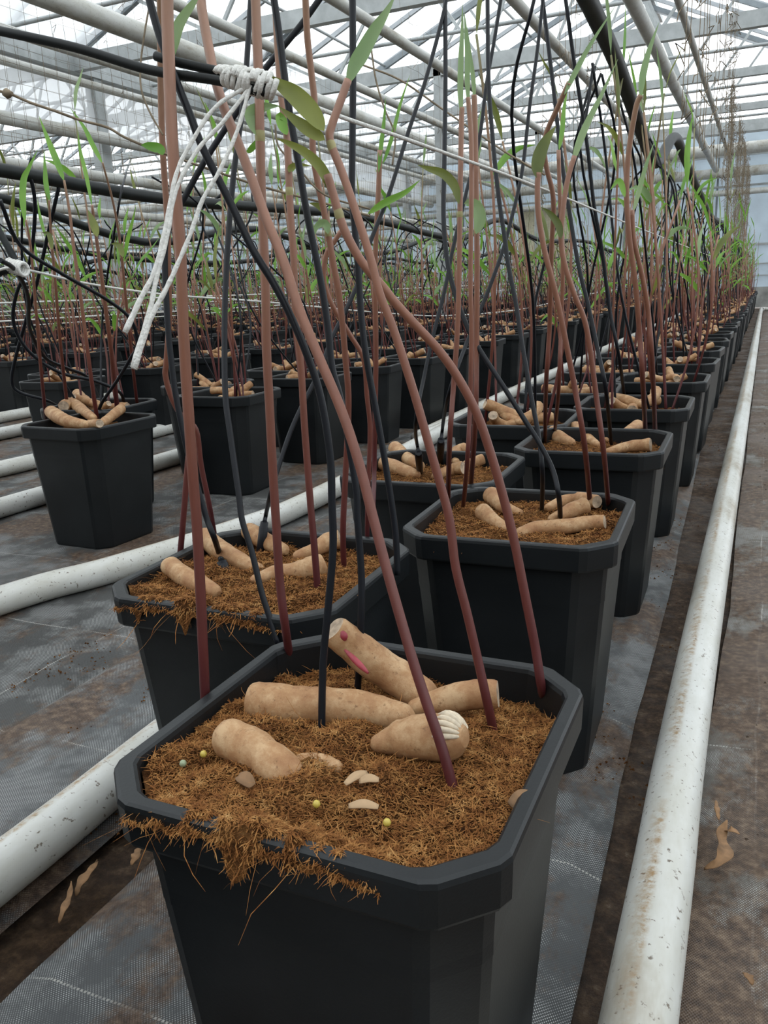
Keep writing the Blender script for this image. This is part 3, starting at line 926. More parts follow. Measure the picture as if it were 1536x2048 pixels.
fup = (V((0, 0, 1)) - fax * fax.z).normalized(); fsd = fax.cross(fup)
for q in range(9):   # ridged pale scar over the top of the fat end
    ph = math.radians(-75 + q * 17)
    mb = MB(); pts = []
    for k in range(7):
        th = math.radians(22 + k * 13 + 3 * math.sin(q * 2.3))
        pts.append(fc + (fax * math.cos(th) * .9 + (fup * math.cos(ph) + fsd * math.sin(ph)) * math.sin(th)) * fr * 1.0)
    mb.tube(pts, [.0008, .0018, .0022, .0024, .0024, .002, .0008], 6)
    mb.obj('scar_ridge', pale, ft)
t = px_tuber([(845, 1392), (790, 1352), (730, 1310), (672, 1262)], [.334, .346, .366, .392], [60, 64, 62, 56],
             'long tuber tilted up over the rear rim with dark red wounds and cut tip', n=22)
for pix, w_, z in (([(684, 1262), (688, 1272), (690, 1281)], 15, .400), ([(690, 1300), (706, 1316), (722, 1332), (736, 1346)], 13, .380)):
    mb = MB(); pts = [PZ(u, v, z - i * .004) for i, (u, v) in enumerate(pix)]
    c = spline(pts, 4); off = (CAM - c[0]).normalized() * .012
    mb.tube([p + off * .72 for p in c], [w_ / 2 / FPX * depth(p) * math.sin(math.pi * (.12 + .76 * i / (len(c) - 1))) for i, p in enumerate(c)], 10)
    o = mb.obj('red_wound', RED, t); o['label'] = 'dark red wound'
px_tuber([(832, 1416), (880, 1402), (940, 1390), (990, 1388)], [.338, .344, .350, .352], [32, 46, 54, 52], 'tan tuber with flaking skin at the right of the front pot', n=20)
# pot behind left
for pix, w_, lab in (
    ([(428, 1184), (406, 1172), (367, 1152), (340, 1131)], [28, 34, 36, 34], 'blunt tan tuber in the front left of the pot left behind the front pot'),
    ([(516, 1138), (477, 1122), (434, 1095), (408, 1073)], [22, 34, 36, 34], 'long tan tuber leaning beside a black drip stake'),
    ([(566, 1100), (530, 1082), (498, 1062)], [24, 32, 32], 'tan tuber at the rear of the pot left behind the front pot'),
    ([(512, 1160), (547, 1148), (586, 1145), (618, 1138), (640, 1130)], [22, 30, 34, 42, 44], 'two-jointed tuber with a pinkish crease at its thick end'),
    ([(596, 1112), (632, 1098), (656, 1084), (676, 1078)], [20, 24, 34, 34], 'hooked tan tuber under the right shoots of that pot'),
    # pot C
    ([(1042, 1066), (1075, 1057), (1130, 1053), (1180, 1046), (1206, 1044)], [22, 27, 27, 27, 26], 'long reddish tan tuber with a yellow-ringed cut end'),
    ([(1104, 1038), (1141, 1022), (1170, 1012)], [16, 28, 30], 'tan tuber with a dark rotten scar, behind the yellow-ringed one'),
    ([(1097, 1016), (1125, 1003), (1155, 997), (1192, 1003)], [16, 22, 24, 24], 'arched tan tuber at the rear of the second path-side pot'),
    ([(1010, 1056), (985, 1040), (965, 1022)], [20, 26, 30], 'pale tuber with a ringed cut face toward the front pot'),
    ([(1040, 1026), (1005, 1012), (982, 990)], [14, 24, 30], 'upright pale tuber with an oval cut face'),
    # pot D
    ([(840, 932), (812, 915), (790, 896)], [18, 24, 26], 'blunt tan tuber leaning at the back of the drip-stake pot'),
    ([(832, 950), (795, 936), (766, 927)], [18, 26, 26], 'flat-lying tan tuber at the front of the drip-stake pot'),
    ([(870, 952), (903, 940), (924, 936)], [14, 22, 24], 'small tan tuber between shoots in the drip-stake pot'),
    ([(912, 926), (911, 906), (930, 898)], [14, 22, 24], 'curled tan tuber with hollow cut end in the drip-stake pot'),
    ([(934, 930), (965, 918)], [18, 20], 'short tuber at the right edge of the drip-stake pot'),
    # pot E
    ([(1142, 886), (1119, 876), (1104, 866)], [18, 26, 26], 'rounded tan tuber in the left of the third path-side pot'),
    ([(1195, 890), (1170, 872), (1150, 854)], [12, 20, 22], 'slim tan tuber raised at the back of the third path-side pot'),
    ([(1212, 880), (1244, 871), (1276, 853)], [16, 20, 24], 'tan tuber with a jagged broken end in the third path-side pot'),
    ([(1216, 903), (1258, 893), (1298, 890)], [12, 20, 24], 'smooth tan tuber lying along the front rim of the third path-side pot'),
    ([(1274, 876), (1294, 870)], [18, 18], 'small round tuber end beside shoots in the third path-side pot'),
    # first pot of the second double row
    ([(175, 850), (137, 843), (117, 834), (102, 824)], [12, 18, 20, 18], 'thick bent tan tuber on the foremost pot of the second double row'),
    ([(186, 836), (159, 816), (142, 807), (128, 812)], [12, 16, 18, 16], 'arched tan tuber crossing the foremost pot of the second double row'),
    ([(186, 808), (168, 799), (155, 788)], [10, 14, 15], 'tan tuber standing at the back of the foremost pot of the second double row'),
    ([(206, 846), (226, 830), (242, 818)], [12, 14, 14], 'forked tan tuber at the right of the foremost pot of the second double row'),
    ([(178, 848), (199, 847)], [12, 13], 'pale round tuber end at the rim of the foremost pot of the second double row')):
    zsoil = {0: .345, 1: .336, 2: .330, 3: .325, 4: .325}
    y0 = PZ(*pix[0], .335).y; x0 = PZ(*pix[0], .335).x
    zb = .356 if x0 < -1 else .345 if y0 < 1.02 and x0 < -.4 else .338 if y0 < 1.4 and x0 > -.48 else .334 if y0 < 1.62 and x0 > -1 else .328
    k = len(pix)
    px_tuber(pix, [zb + .010 * i / (k - 1) for i in range(k)], [q * (1.25 if x0 < -1 else 1) for q in w_], lab)
# generic tubers
protos = []
pr_ = random.Random(12)
for k in range(7):
    L = pr_.uniform(.10, .145); r0 = pr_.uniform(.011, .0155); bend = pr_.uniform(-.03, .03); rise = pr_.uniform(-.004, .02)
    pts = [(0, 0, -.004), (L * .35, bend * .7, .004), (L * .7, bend, .010 + rise * .6), (L, bend * .5, .012 + rise * 1.6)]
    me = tuber_mb(pts, [r0 * .7, r0 * 1.05, r0 * 1.0, r0 * 1.05], 10, 3, True, k).mesh('tuber')
    me.materials.append(TUB); me.materials.append(CUT); protos.append(me)
lowp = []
for k in range(5):
    L = pr_.uniform(.10, .145); r0 = pr_.uniform(.012, .016); bend = pr_.uniform(-.03, .03); rise = pr_.uniform(0, .03)
    mb = MB(); mb.tube([(0, 0, -.004), (L * .1, bend * .3, .004), (L * .6, bend, .012 + rise * .5), (L, bend * .5, .014 + rise)], [r0 * .4, r0, r0, r0 * .8], 6, capmat=1)
    lowp.append(mb)
order = sorted([p for p in pots if not (abs(p[0] + 1.765) < .001 or abs(p[0] + 1.80) < .001)], key=lambda p: (p[0]**2 + p[1]**2))
order += [(x, y, b, None, None) for (x, y, b) in far_pots]
tr = random.Random(77)
rest = MB()
shoots_spec = []; tubes_spec = []
for i, p in enumerate(order):
    x, y, b = p[0], p[1], p[2]
    nt_ = 5 if i < 120 else 4
    a0 = tr.uniform(0, 6.28)
    for k in range(nt_):
        a = a0 + k * 6.283 / nt_ + tr.uniform(-.4, .4)
        rr = tr.uniform(.075, .10); dirn = a + math.pi + tr.uniform(-.7, .7)
        px_, py_ = x + rr * math.cos(a) * .95, y + rr * math.sin(a) * .95
        # start deep at one side, end raised: start near centre, end outward
        sx_, sy_ = x - .02 * math.cos(a), y - .02 * math.sin(a)
        rz = a + tr.uniform(-.5, .5)
        z = .328 + .006 * k
        if n_tuber[0] < 296:
            o = link('tuber', protos[tr.randrange(7)], None)
            o.location = (sx_, sy_, z); o.rotation_euler = (0, 0, rz); s = tr.uniform(.8, 1.0); o.scale = (s, s, s)
            tag(o, 'tan finger-shaped tuber on the coir of %s' % where(p), 'tuber', 'tubers of %s' % where(p))
            n_tuber[0] += 1
        else:
            src = lowp[tr.randrange(5)]; c, s = math.cos(rz), math.sin(rz); sc = tr.uniform(.85, 1.05)
            rest.add([(sx_ + sc * (v[0] * c - v[1] * s), sy_ + sc * (v[0] * s + v[1] * c), z + .004 + sc * v[2]) for v in src.v], src.f, True)
            k0 = len(rest.m) - len(src.m)
            for q in range(len(src.m)): rest.m[k0 + q] = src.m[q]
tag(rest.obj('tubers', [TUB, CUT]), 'tan tubers heaped on the pots of the farthest rows', 'tubers', None, 'stuff')

# ------------------------------------------------------------------ shoots
n_shoot = [0]
def taper(n, r0, r1):
    return [r0 + (r1 - r0) * i / (n - 1) for i in range(n)]
def shoot(pts, r0, r1, label, leaves=(), group=None, sides=12, nodes=()):
    mb = MB(); rr = taper(len(pts), r0, r1)
    # swollen pale nodes
    mb.tube(pts, rr, sides)
    o = mb.obj('plant_shoot', STEM)
    tag(o, label, 'plant shoot', group)
    for (lp, w_, nrm, mi, fold) in leaves:
        lm = MB(); lm.leaf(lp, w_, nrm, fold); lm.obj('leaf', LEAVES[mi], o)
    n_shoot[0] += 1
    return o
NODE = simple('node_pale', (0.34, 0.30, 0.13), .5, var=.2, scale=80)
def pxshoot(pix, d0, d1, wpx0, label, leaves=(), zbase=.335, rtop=.9, sides=14, rings=()):
    """leaves: (pixel list, width px, depth, material, fold)"""
    p0 = PZ(*pix[0], zbase - .012)
    pts = pxline(pix, d0, d1, 5, p0=p0)
    r0 = wpx0 / 2 / FPX * d0
    lv = []
    if pix[-1][1] < 0:      # the shoot goes on above and ends in a leaf
        e = pts[-1]; d = (pts[-1] - pts[-3]).normalized()
        pts = pts[:-1] + spline([e, e + d * .08, e + d * .10 + V((0, 0, .08))], 4)
        q = pts[-1]
        lv.append((spline([q, q + V((.01, 0, .06)), q + V((.03, .01, .13)), q + V((.06, .01, .18))], 4), .022, V((.3, -1, .2)), 0, .5))
    for (lp, wp, dl, mi, fold) in leaves:
        q = spline([PD(u, v, dl) for u, v in lp], 5)
        nrm = (CAM - q[0]).normalized() + Vector((.25, 0, .1))
        lv.append((q, wp / FPX * dl, nrm, mi, fold))
    o = shoot(pts, r0, r0 * rtop, label, lv, sides=sides)
    for (u, v) in rings:        # pale swollen leaf nodes
        best = min(range(1, len(pts) - 1), key=lambda i: (CAM - pts[i]).normalized().cross((CAM - PD(u, v, d1)).normalized()).length)
        a, b = pts[best - 1], pts[best + 1]; d = (b - a).normalized(); rr = r0 * (1 + (rtop - 1) * best / len(pts))
        mb = MB(); mb.tube([pts[best] + d * q * rr for q in (-1.1, -.6, 0, .6, 1.1)], [rr * q for q in (1.0, 1.06, 1.12, 1.06, 1.0)], 14, cap=False)
        mb.obj('node_ring', NODE, o)
    return o
pxshoot([(912, 1598), (884, 1496), (852, 1402), (821, 1305), (776, 1148), (745, 1030), (719, 930), (684, 824), (633, 703), (598, 617), (566, 520), (531, 434), (504, 359), (477, 289), (449, 219), (430, 156), (418, 98), (404, 20), (400, -30)],
        .577, .66, 22, 'thick pink-brown shoot slanting up-left from the front of the front pot', zbase=.343, rtop=1.02)
pxshoot([(989, 1471), (973, 1398), (954, 1312), (934, 1226), (911, 1133), (899, 1039), (876, 953), (856, 883), (837, 816), (817, 750), (786, 656), (759, 586), (742, 520), (711, 422), (684, 344), (660, 281), (664, 250), (680, 205), (696, 160)],
        .656, .62, 19, 'red-brown shoot curving up to a broad pale green spear leaf', [
            ([(694, 168), (708, 132), (722, 108), (748, 62), (770, 28), (792, -12)], 30, .62, 0, .5),
            ([(648, 262), (622, 226), (590, 192), (560, 170), (530, 148)], 40, .61, 2, .35),
            ([(650, 280), (620, 262), (590, 240), (556, 212)], 26, .615, 2, .3)], zbase=.340, rtop=.8, rings=[(664, 292)])
pxshoot([(1091, 1402), (1083, 1375), (1071, 1297), (1051, 1195), (1029, 1085), (1005, 988), (981, 906), (954, 828), (915, 754), (876, 699), (829, 648), (790, 605), (766, 574), (723, 523), (691, 465), (676, 422), (668, 394), (655, 350)],
        .706, .66, 19, 'red-brown shoot bowing left from the rear right corner of the front pot', [
            ([(668, 398), (655, 362), (636, 330), (606, 303), (575, 286), (552, 276)], 22, .665, 2, .4)], zbase=.333, rtop=.85, rings=[(678, 430)])
pxshoot([(584, 1346), (570, 1250), (559, 1156), (552, 1043), (545, 930), (539, 812), (533, 695), (531, 578), (528, 500), (523, 391), (520, 273), (518, 176), (514, 78), (511, 0), (510, -30)],
        .78, .68, 17, 'straight brown shoot from the rear left of the front pot', [
            ([(520, 275), (506, 245), (505, 225), (530, 214), (560, 212)], 30, .70, 0, .5),
            ([(522, 275), (500, 300), (492, 302)], 12, .72, 1, .4)], zbase=.333, rtop=1.0, rings=[(520, 268)])
pxshoot([(412, 1428), (406, 1297), (400, 1164), (393, 1039), (387, 969), (379, 852), (371, 734), (365, 617), (361, 500), (352, 391), (344, 273), (339, 156), (335, 40), (334, -30)],
        .71, .60, 20, 'thick upright brown shoot at the left rim of the front pot', [
            ([(336, 130), (345, 90), (358, 48), (385, 8), (400, -12)], 22, .63, 0, .5)], zbase=.343, rtop=1.05)
pxshoot([(430, 1076), (418, 1008), (402, 930), (392, 860), (366, 836), (344, 797), (331, 752), (333, 722), (338, 640), (337, 547), (334, 430), (326, 309), (322, 195), (321, 60), (320, -20)],
        1.25, .95, 10.5, 'shoot bending left behind the thick upright one', [
            ([(326, 310), (318, 298), (296, 292), (282, 290)], 20, .98, 1, .3)], zbase=.336, rtop=1.0)
pxshoot([(359, 1123), (366, 1045), (372, 969), (378, 880), (372, 760), (366, 620), (352, 480), (346, 380)],
        1.145, 1.0, 12, 'dark red shoot at the left corner of the pot behind', [], zbase=.338)
pxshoot([(637, 1203), (629, 1098), (621, 1008), (609, 852), (602, 734), (590, 617), (588, 527), (580, 410), (574, 273), (563, 195), (557, 117), (552, 30)],
        .973, .84, 14, 'brown shoot rising from the front right of the pot behind', [
            ([(578, 345), (582, 335), (600, 330), (622, 332)], 12, .87, 2, .4),
            ([(574, 270), (564, 250), (560, 232), (584, 252)], 20, .86, 1, .3)], zbase=.340, rings=[(579, 385)])
pxshoot([(688, 1150), (686, 1060), (690, 969), (697, 812), (691, 719), (680, 602), (666, 523), (656, 465), (648, 422), (635, 363), (625, 290), (629, 211), (624, 156), (615, 78), (611, 0), (610, -20)],
        1.06, .84, 12, 'pale brown shoot with a folded leaf at mid height', [
            ([(656, 468), (650, 448), (634, 452), (626, 478)], 16, .92, 0, .5),
            ([(652, 428), (636, 412), (618, 406)], 12, .93, 2, .4)], zbase=.336, rings=[(656, 470)])
pxshoot([(734, 1111), (735, 1008), (738, 930), (740, 852), (734, 793), (727, 719), (699, 668), (664, 609), (648, 559), (652, 510), (668, 484), (682, 462)],
        1.135, 1.0, 9.5, 'slender pink shoot with a sharp S-bend', [], zbase=.333)
pxshoot([(745, 1052), (748, 960), (750, 840), (752, 700), (750, 560), (752, 480), (757, 380), (760, 300)],
        1.45, 1.25, 10, 'brown shoot with narrow upright leaf near the pale string', [
            ([(757, 345), (762, 290), (768, 240), (771, 195)], 9, 1.25, 1, .4), ([(765, 330), (782, 280), (800, 210), (820, 150)], 8, 1.3, 1, .4),
            ([(735, 428), (770, 405), (810, 385), (840, 360)], 14, 1.25, 1, .4)], zbase=.325)
# pot C
pxshoot([(896, 1022), (899, 890), (907, 773), (915, 656), (918, 547), (921, 352), (923, 240), (924, 215)], 1.20, 1.08, 10.5,
        'straight tan shoot with a long pale spear leaf, left of three', [([(923, 235), (920, 185), (921, 120), (924, 60), (925, 5)], 12, 1.08, 0, .6),
         ([(918, 408), (908, 372), (886, 348), (858, 338), (835, 330)], 19, 1.09, 2, .35)], zbase=.330, rings=[(920, 415)])
pxshoot([(925, 1029), (934, 930), (940, 812), (943, 656), (941, 566), (943, 312), (938, 220), (936, 195)], 1.22, 1.1, 9.5,
        'straight tan shoot with a long pale spear leaf, middle of three', [([(937, 212), (934, 165), (934, 110), (931, 60), (928, 20)], 11, 1.1, 0, .6)], zbase=.330)
pxshoot([(940, 990), (950, 852), (953, 695), (954, 500), (951, 312), (949, 210), (948, 190)], 1.28, 1.14, 11,
        'straight tan shoot with a cupped blue-green leaf, right of three', [([(949, 205), (946, 160), (940, 110), (934, 50)], 9, 1.14, 0, .6),
         ([(952, 468), (958, 440), (952, 415), (938, 405), (928, 408)], 26, 1.15, 0, .6)], zbase=.328, rings=[(954, 462)])
pxshoot([(1182, 1027), (1169, 890), (1149, 773), (1130, 676), (1112, 590), (1090, 505), (1077, 430), (1075, 371), (1078, 345)], 1.19, 1.06, 11,
        'pink-brown shoot bending left with one broad olive leaf', [([(1076, 358), (1074, 330), (1082, 300), (1096, 274), (1112, 252)], 27, 1.06, 2, .4)], zbase=.330)
pxshoot([(1218, 1027), (1208, 910), (1192, 789), (1173, 656), (1149, 590), (1130, 531), (1122, 477), (1127, 410), (1137, 352), (1149, 312)], 1.19, 1.08, 10.5,
        'pink-brown shoot at the right of the second path-side pot', [([(1146, 322), (1156, 290), (1172, 250), (1200, 195), (1236, 118)], 15, 1.08, 0, .6),
         ([(1122, 478), (1116, 450), (1100, 428), (1082, 414)], 15, 1.09, 2, .4)], zbase=.330)
pxshoot([(1090, 892), (1092, 773), (1099, 656), (1103, 500), (1107, 400), (1092, 330), (1090, 275), (1120, 205), (1138, 165)], 1.62, 1.2, 8.5,
        'shoot with a very long arching narrow leaf tip', [([(1128, 190), (1150, 145), (1180, 90), (1232, 10)], 11, 1.2, 0, .5)], zbase=.322)
pxshoot([(1108, 880), (1117, 780), (1122, 650), (1126, 520), (1120, 400), (1117, 300)], 1.66, 1.45, 8, 'thin dark red shoot behind the olive-leaf shoot',
        [([(1118, 300), (1124, 260), (1128, 215), (1135, 180)], 10, 1.45, 1, .4)], zbase=.320)
pxshoot([(1291, 873), (1286, 769), (1279, 665), (1270, 560), (1258, 470), (1253, 380), (1258, 300), (1272, 215), (1282, 190)], 1.72, 1.45, 10,
        'pink-brown shoot bending at mid height in the third path-side pot', [([(1280, 195), (1285, 150), (1298, 100), (1318, 45)], 14, 1.45, 0, .5),
         ([(1250, 395), (1238, 362), (1220, 380)], 12, 1.46, 1, .4)], zbase=.318)
pxshoot([(1311, 883), (1305, 735), (1297, 630), (1285, 555), (1268, 480), (1264, 420)], 1.72, 1.55, 9.5, 'brown shoot at the right rim of the third path-side pot',
        [([(1266, 425), (1278, 380), (1292, 330), (1310, 280)], 10, 1.55, 0, .5)], zbase=.318)
# shoots of the foremost pot of the second double row
for pix, wp, lv, lab in (
    ([(92, 842), (82, 740), (72, 620), (62, 500), (52, 440)], 9, [([(50, 445), (45, 400), (47, 360), (58, 335), (75, 300)], 13, 2.2, 1, .4)], 'thin shoot leaning left on the foremost pot of the second double row'),
    ([(137, 832), (122, 700), (110, 560), (102, 470), (98, 400)], 9, [([(99, 402), (92, 370), (90, 340), (88, 300)], 10, 2.2, 1, .4), ([(104, 500), (98, 470), (84, 465)], 10, 2.2, 2, .4)], 'shoot with a small side leaf on the foremost pot of the second double row'),
    ([(196, 850), (180, 740), (162, 600), (148, 500), (140, 430), (128, 360)], 11, [([(128, 362), (112, 320), (96, 280), (78, 232)], 13, 2.2, 1, .4)], 'shoot with bright green leaf leaning left by the white string'),
    ([(236, 832), (222, 700), (204, 560), (192, 470), (184, 410)], 12, [([(194, 474), (186, 445), (176, 420)], 16, 2.2, 2, .4), ([(184, 412), (172, 350), (160, 300), (156, 260)], 8, 2.2, 1, .4)], 'stout shoot with olive leaf on the foremost pot of the second double row'),
    ([(275, 815), (262, 700), (248, 560), (238, 470), (225, 400), (205, 325)], 8, [([(205, 327), (185, 290), (168, 255), (140, 215)], 10, 2.2, 1, .4), ([(246, 515), (238, 492), (222, 487)], 12, 2.2, 2, .4)], 'thin shoot at the right rim of the foremost pot of the second double row'),
):
    pxshoot(pix, depth(PZ(*pix[0], .33)), 2.2, wp * .8, lab, lv, zbase=.335, rtop=.45)

# generic shoots and drip tubes for the other pots
def gen_shoot(x, y, r, hi):
    a = r.uniform(0, 6.28); rr = r.uniform(.05, .115)
    bx, by = x + rr * math.cos(a), y + rr * math.sin(a)
    H = r.uniform(.38, .80) if r.random() < .8 else r.uniform(.8, 1.0)
    lx, ly = r.uniform(-.10, .06), r.uniform(-.10, .10)
    wx_, wy_ = r.uniform(-.05, .05), r.uniform(-.04, .04)
    pts = []
    for k in range(7 if hi else 5):
        t = k / (6 if hi else 4)
        w_ = math.sin(t * math.pi)
        pts.append(Vector((bx + lx * t + wx_ * w_, by + ly * t + wy_ * w_, .30 + H * t)))
    d = (pts[-1] - pts[-2]).normalized()
    leaves = []
    for q in range(2 if r.random() < .6 else 3):
        an = r.uniform(0, 6.28); L = r.uniform(.08, .17) if q else r.uniform(.12, .2)
        base = pts[-1] if q == 0 else pts[-1 - (1 if q == 1 else 2)].lerp(pts[-2 - (1 if q == 1 else 2)], r.random())
        out = Vector((math.cos(an), math.sin(an), 0))
        e = (d + out * (.18 if q == 0 else r.uniform(.5, 1.2))).normalized()
        lp = [base, base + e * L * .35 + Vector((0, 0, .01)), base + e * L * .7 + out * L * .06, base + e * L + out * L * .15 - Vector((0, 0, .02 * q))]
        leaves.append((lp, r.uniform(.010, .020), Vector((math.cos(an + .6), math.sin(an + .6), .4)), r.choice((0, 1, 1, 1, 2)), .45))
    return pts, r.uniform(.0032, .0042), leaves
sr = random.Random(51)
restS = MB(); restL = MB()
alls = []
for i, p in enumerate(order):
    ns = 5 if p[2] < 5 else 4
    for k in range(ns):
        alls.append((p, k))
skip_first = 0
for i, (p, k) in enumerate(alls):
    hi = n_shoot[0] < 292
    pts, r0, lv = gen_shoot(p[0], p[1], sr, hi)
    b = min(p[2], 4)
    if hi:
        shoot(spline(pts, 2), r0, r0 * .75, 'red-brown shoot with narrow green leaves on %s' % where(p),
              [(spline(l[0], 2),) + l[1:] for l in lv], 'shoots of %s' % where(p), sides=7)
    else:
        far = p[2] >= 3
        restS.tube(pts, taper(len(pts), r0 * (1.1 if far else 1), r0 * .8), 4 if far else 5, cap=False)
        for l in lv:
            restL.leaf(l[0], l[1] * (1.3 if far else 1.1), l[2], l[4], mat=l[3])
tag(restS.obj('plant_shoots', STEM), 'red-brown shoots crowding the farthest rows', 'plant shoots', None, 'stuff')
tag(restL.obj('shoot_leaves', LEAVES), 'narrow green leaves of the farthest shoots', 'leaves', None, 'stuff')

# ------------------------------------------------------------------ hoses and drip tubes
def hose(pts, r, label, k=8, group=None):
    mb = MB(); mb.tube(spline(pts, k), r, 12)
    return tag(mb.obj('feed_hose', HOSE), label, 'hose', group)
h1 = [V((-.43, -.4, 1.36)), V((-.43, .6, 1.36)), V((-.43, 1.5, 1.36))] + [PX(u, v, -.43) for u, v in ((1165, -20), (1190, 30), (1235, 130), (1275, 240), (1302, 312))] + \
     [PX(u, v, -.43) for u, v in ((1318, 322), (1350, 275), (1375, 330), (1420, 430))] + [V((-.43, 9, 1.16)), V((-.43, 11, 1.05)), V((-.43, 13, 1.15)), V((-.43, 16, 1.05)), V((-.43, 19.5, 1.1))]
hose(h1, .022, 'thick black feed hose sagging above the nearest double row')
h2 = [V((-1.9, .9, 1.05)), V((-1.9, 1.3, 1.04))] + [PX(u, v, -1.9) for u, v in ((0, 340), (350, 400), (700, 430), (870, 470), (930, 475), (1000, 440), (1080, 480))] + [V((-1.9, 10, 1.12)), V((-1.9, 13, 1.02)), V((-1.9, 19.5, 1.08))]
hose(h2, .019, 'long black feed hose above the second double row')
hr = random.Random(8)
beds_x = [-3.05, -4.5] + [-5.95 - 1.45 * k for k in range(7)]
for i, x in enumerate(beds_x):
    pts = [V((x, y_, 1.06 + hr.uniform(-.10, .10))) for y_ in [1.5 + 1.1 * q for q in range(17)]]
    hose(pts, .02, 'black feed hose sagging above the far rows', 5, 'far feed hoses')
n_tube = [0]
def drip(pts, r, label, stake=None, group=None, sides=8):
    mb = MB(); mb.tube(pts, r, sides)
    o = mb.obj('drip_tube', TUBE); tag(o, label, 'tube', group)
    if stake:
        a, b = Vector(stake[0]), Vector(stake[1])
        sm = MB(); d = (b - a)
        sm.tube([a, a + d * .12, a + d * .13, a + d * .9, b], [r * 1.7, r * 1.7, r * 2.0, r * 1.75, r * .8], 10)
        sm.obj('drip_stake', TUBE, o)
    n_tube[0] += 1
    return o
def pxdrip(pix, d0, d1, wpx, label, stake=None, zb=None):
    pts = pxline(pix, d0, d1, 5, p0=PZ(*pix[0], zb) if zb else None)
    if pix[-1][1] < 0:      # goes on up to the feed hose over the row
        e = pts[-1]; d = (pts[-1] - pts[-3]).normalized()
        top = V((-.43, e.y + .12, 1.34))
        pts = pts[:-1] + spline([e, e + d * .08, e.lerp(top, .6) + d * .05, top], 4)
    st = None
    if stake:
        st = (PD(*stake[0], d0), PZ(*stake[1], zb))
        pts[0] = st[0]
    return drip(pts, wpx / 2 / FPX * d0, label, st, sides=12)
pxdrip([(643, 1478), (646, 1332), (656, 1219), (666, 1098), (664, 1008), (660, 910), (641, 793), (613, 707), (578, 625), (547, 566), (520, 523), (500, 488), (457, 398), (406, 297), (379, 227), (355, 168), (324, 86), (305, 23), (294, -20)],
       .662, .62, 15, 'black drip tube bowing left out of the middle of the front pot', zb=.335)
pxdrip([(715, 1387), (721, 1273), (723, 1156), (715, 1039), (711, 969), (684, 812), (664, 734), (656, 656), (641, 559), (613, 422), (598, 332), (578, 219), (566, 129), (557, 59), (545, -20)],
       .734, .70, 14, 'black drip tube at the rear of the front pot', zb=.325)
pxdrip([(443, 1122), (430, 1080), (414, 1039), (398, 985), (372, 890), (352, 793), (344, 734), (336, 656), (330, 539), (332, 480), (345, 440), (363, 406), (406, 328), (445, 266), (500, 185), (531, 137), (601, 51), (645, -10)],
       1.05, 1.0, 12, 'black drip tube looping from a stake in the pot behind left', stake=((443, 1122), (456, 1165)), zb=.330)
pxdrip([(556, 1290), (539, 1234), (523, 1184), (504, 1105), (484, 1039), (477, 985), (461, 871), (451, 793), (449, 676), (451, 578), (457, 469), (467, 352), (480, 254), (490, 176), (494, 117), (502, -10)],
       .86, .95, 12.5, 'loose black drip tube hanging down between the front pot and the one behind')
pxdrip([(529, 1044), (539, 996), (555, 941), (578, 871), (602, 816), (640, 740), (664, 676), (711, 578), (742, 480), (777, 391), (816, 266), (850, 164), (884, 39), (896, -20)],
       1.13, 1.35, 9.5, 'black drip tube curving up right from the rear stake of the pot behind left', stake=((529, 1044), (518, 1122)), zb=.325)
pxdrip([(795, 1150), (793, 1098), (789, 1047), (773, 941), (754, 832), (734, 723), (723, 637), (715, 520), (708, 440), (704, 391), (705, 273), (706, 156), (705, -10)],
       .98, .92, 13, 'loose black drip tube dangling beside the rim between two pots')
pxdrip([(1121, 1045), (1118, 996), (1106, 941), (1079, 887), (1052, 844), (1005, 770), (950, 684), (923, 625), (903, 562), (893, 510), (887, 430), (889, 312), (891, 156), (890, -10)],
       1.16, 1.35, 10.5, 'black drip tube with a strong bend entering the second path-side pot', zb=.325)
pxdrip([(1083, 1033), (1085, 949), (1077, 871), (1063, 797), (1044, 687), (1032, 609), (1016, 527), (1010, 480), (997, 391), (985, 273), (977, 156), (975, -10)],
       1.2, 1.35, 9.5, 'straight black drip tube in the rear of the second path-side pot', zb=.322)
pxdrip([(837, 905), (831, 850), (848, 754), (868, 664), (889, 582), (907, 492), (930, 395), (958, 281), (973, 168), (989, 78), (1003, -10)],
       1.47, 1.6, 8, 'black drip tube ending in the front stake of the drip-stake pot', stake=((837, 905), (840, 950)), zb=.322)
pxdrip([(882, 880), (895, 797), (934, 684), (973, 590), (1003, 508), (1020, 449), (1044, 344), (1059, 215), (1075, 98), (1087, -10)],
       1.55, 1.7, 8, 'black drip tube ending in the rear stake of the drip-stake pot', stake=((882, 880), (880, 930)), zb=.322)
pxdrip([(1223, 893), (1212, 781), (1196, 703), (1176, 609), (1158, 535), (1141, 437), (1122, 312), (1106, 168), (1084, -10)],
       1.66, 1.75, 8.5, 'black drip tube leaning left from the third path-side pot', zb=.318)
pxdrip([(1251, 814), (1239, 719), (1219, 617), (1204, 500), (1188, 410), (1173, 281), (1149, 129), (1130, -10)],
       2.2, 2.0, 7, 'black drip tube leaning left from the fourth path-side pot', zb=.318)
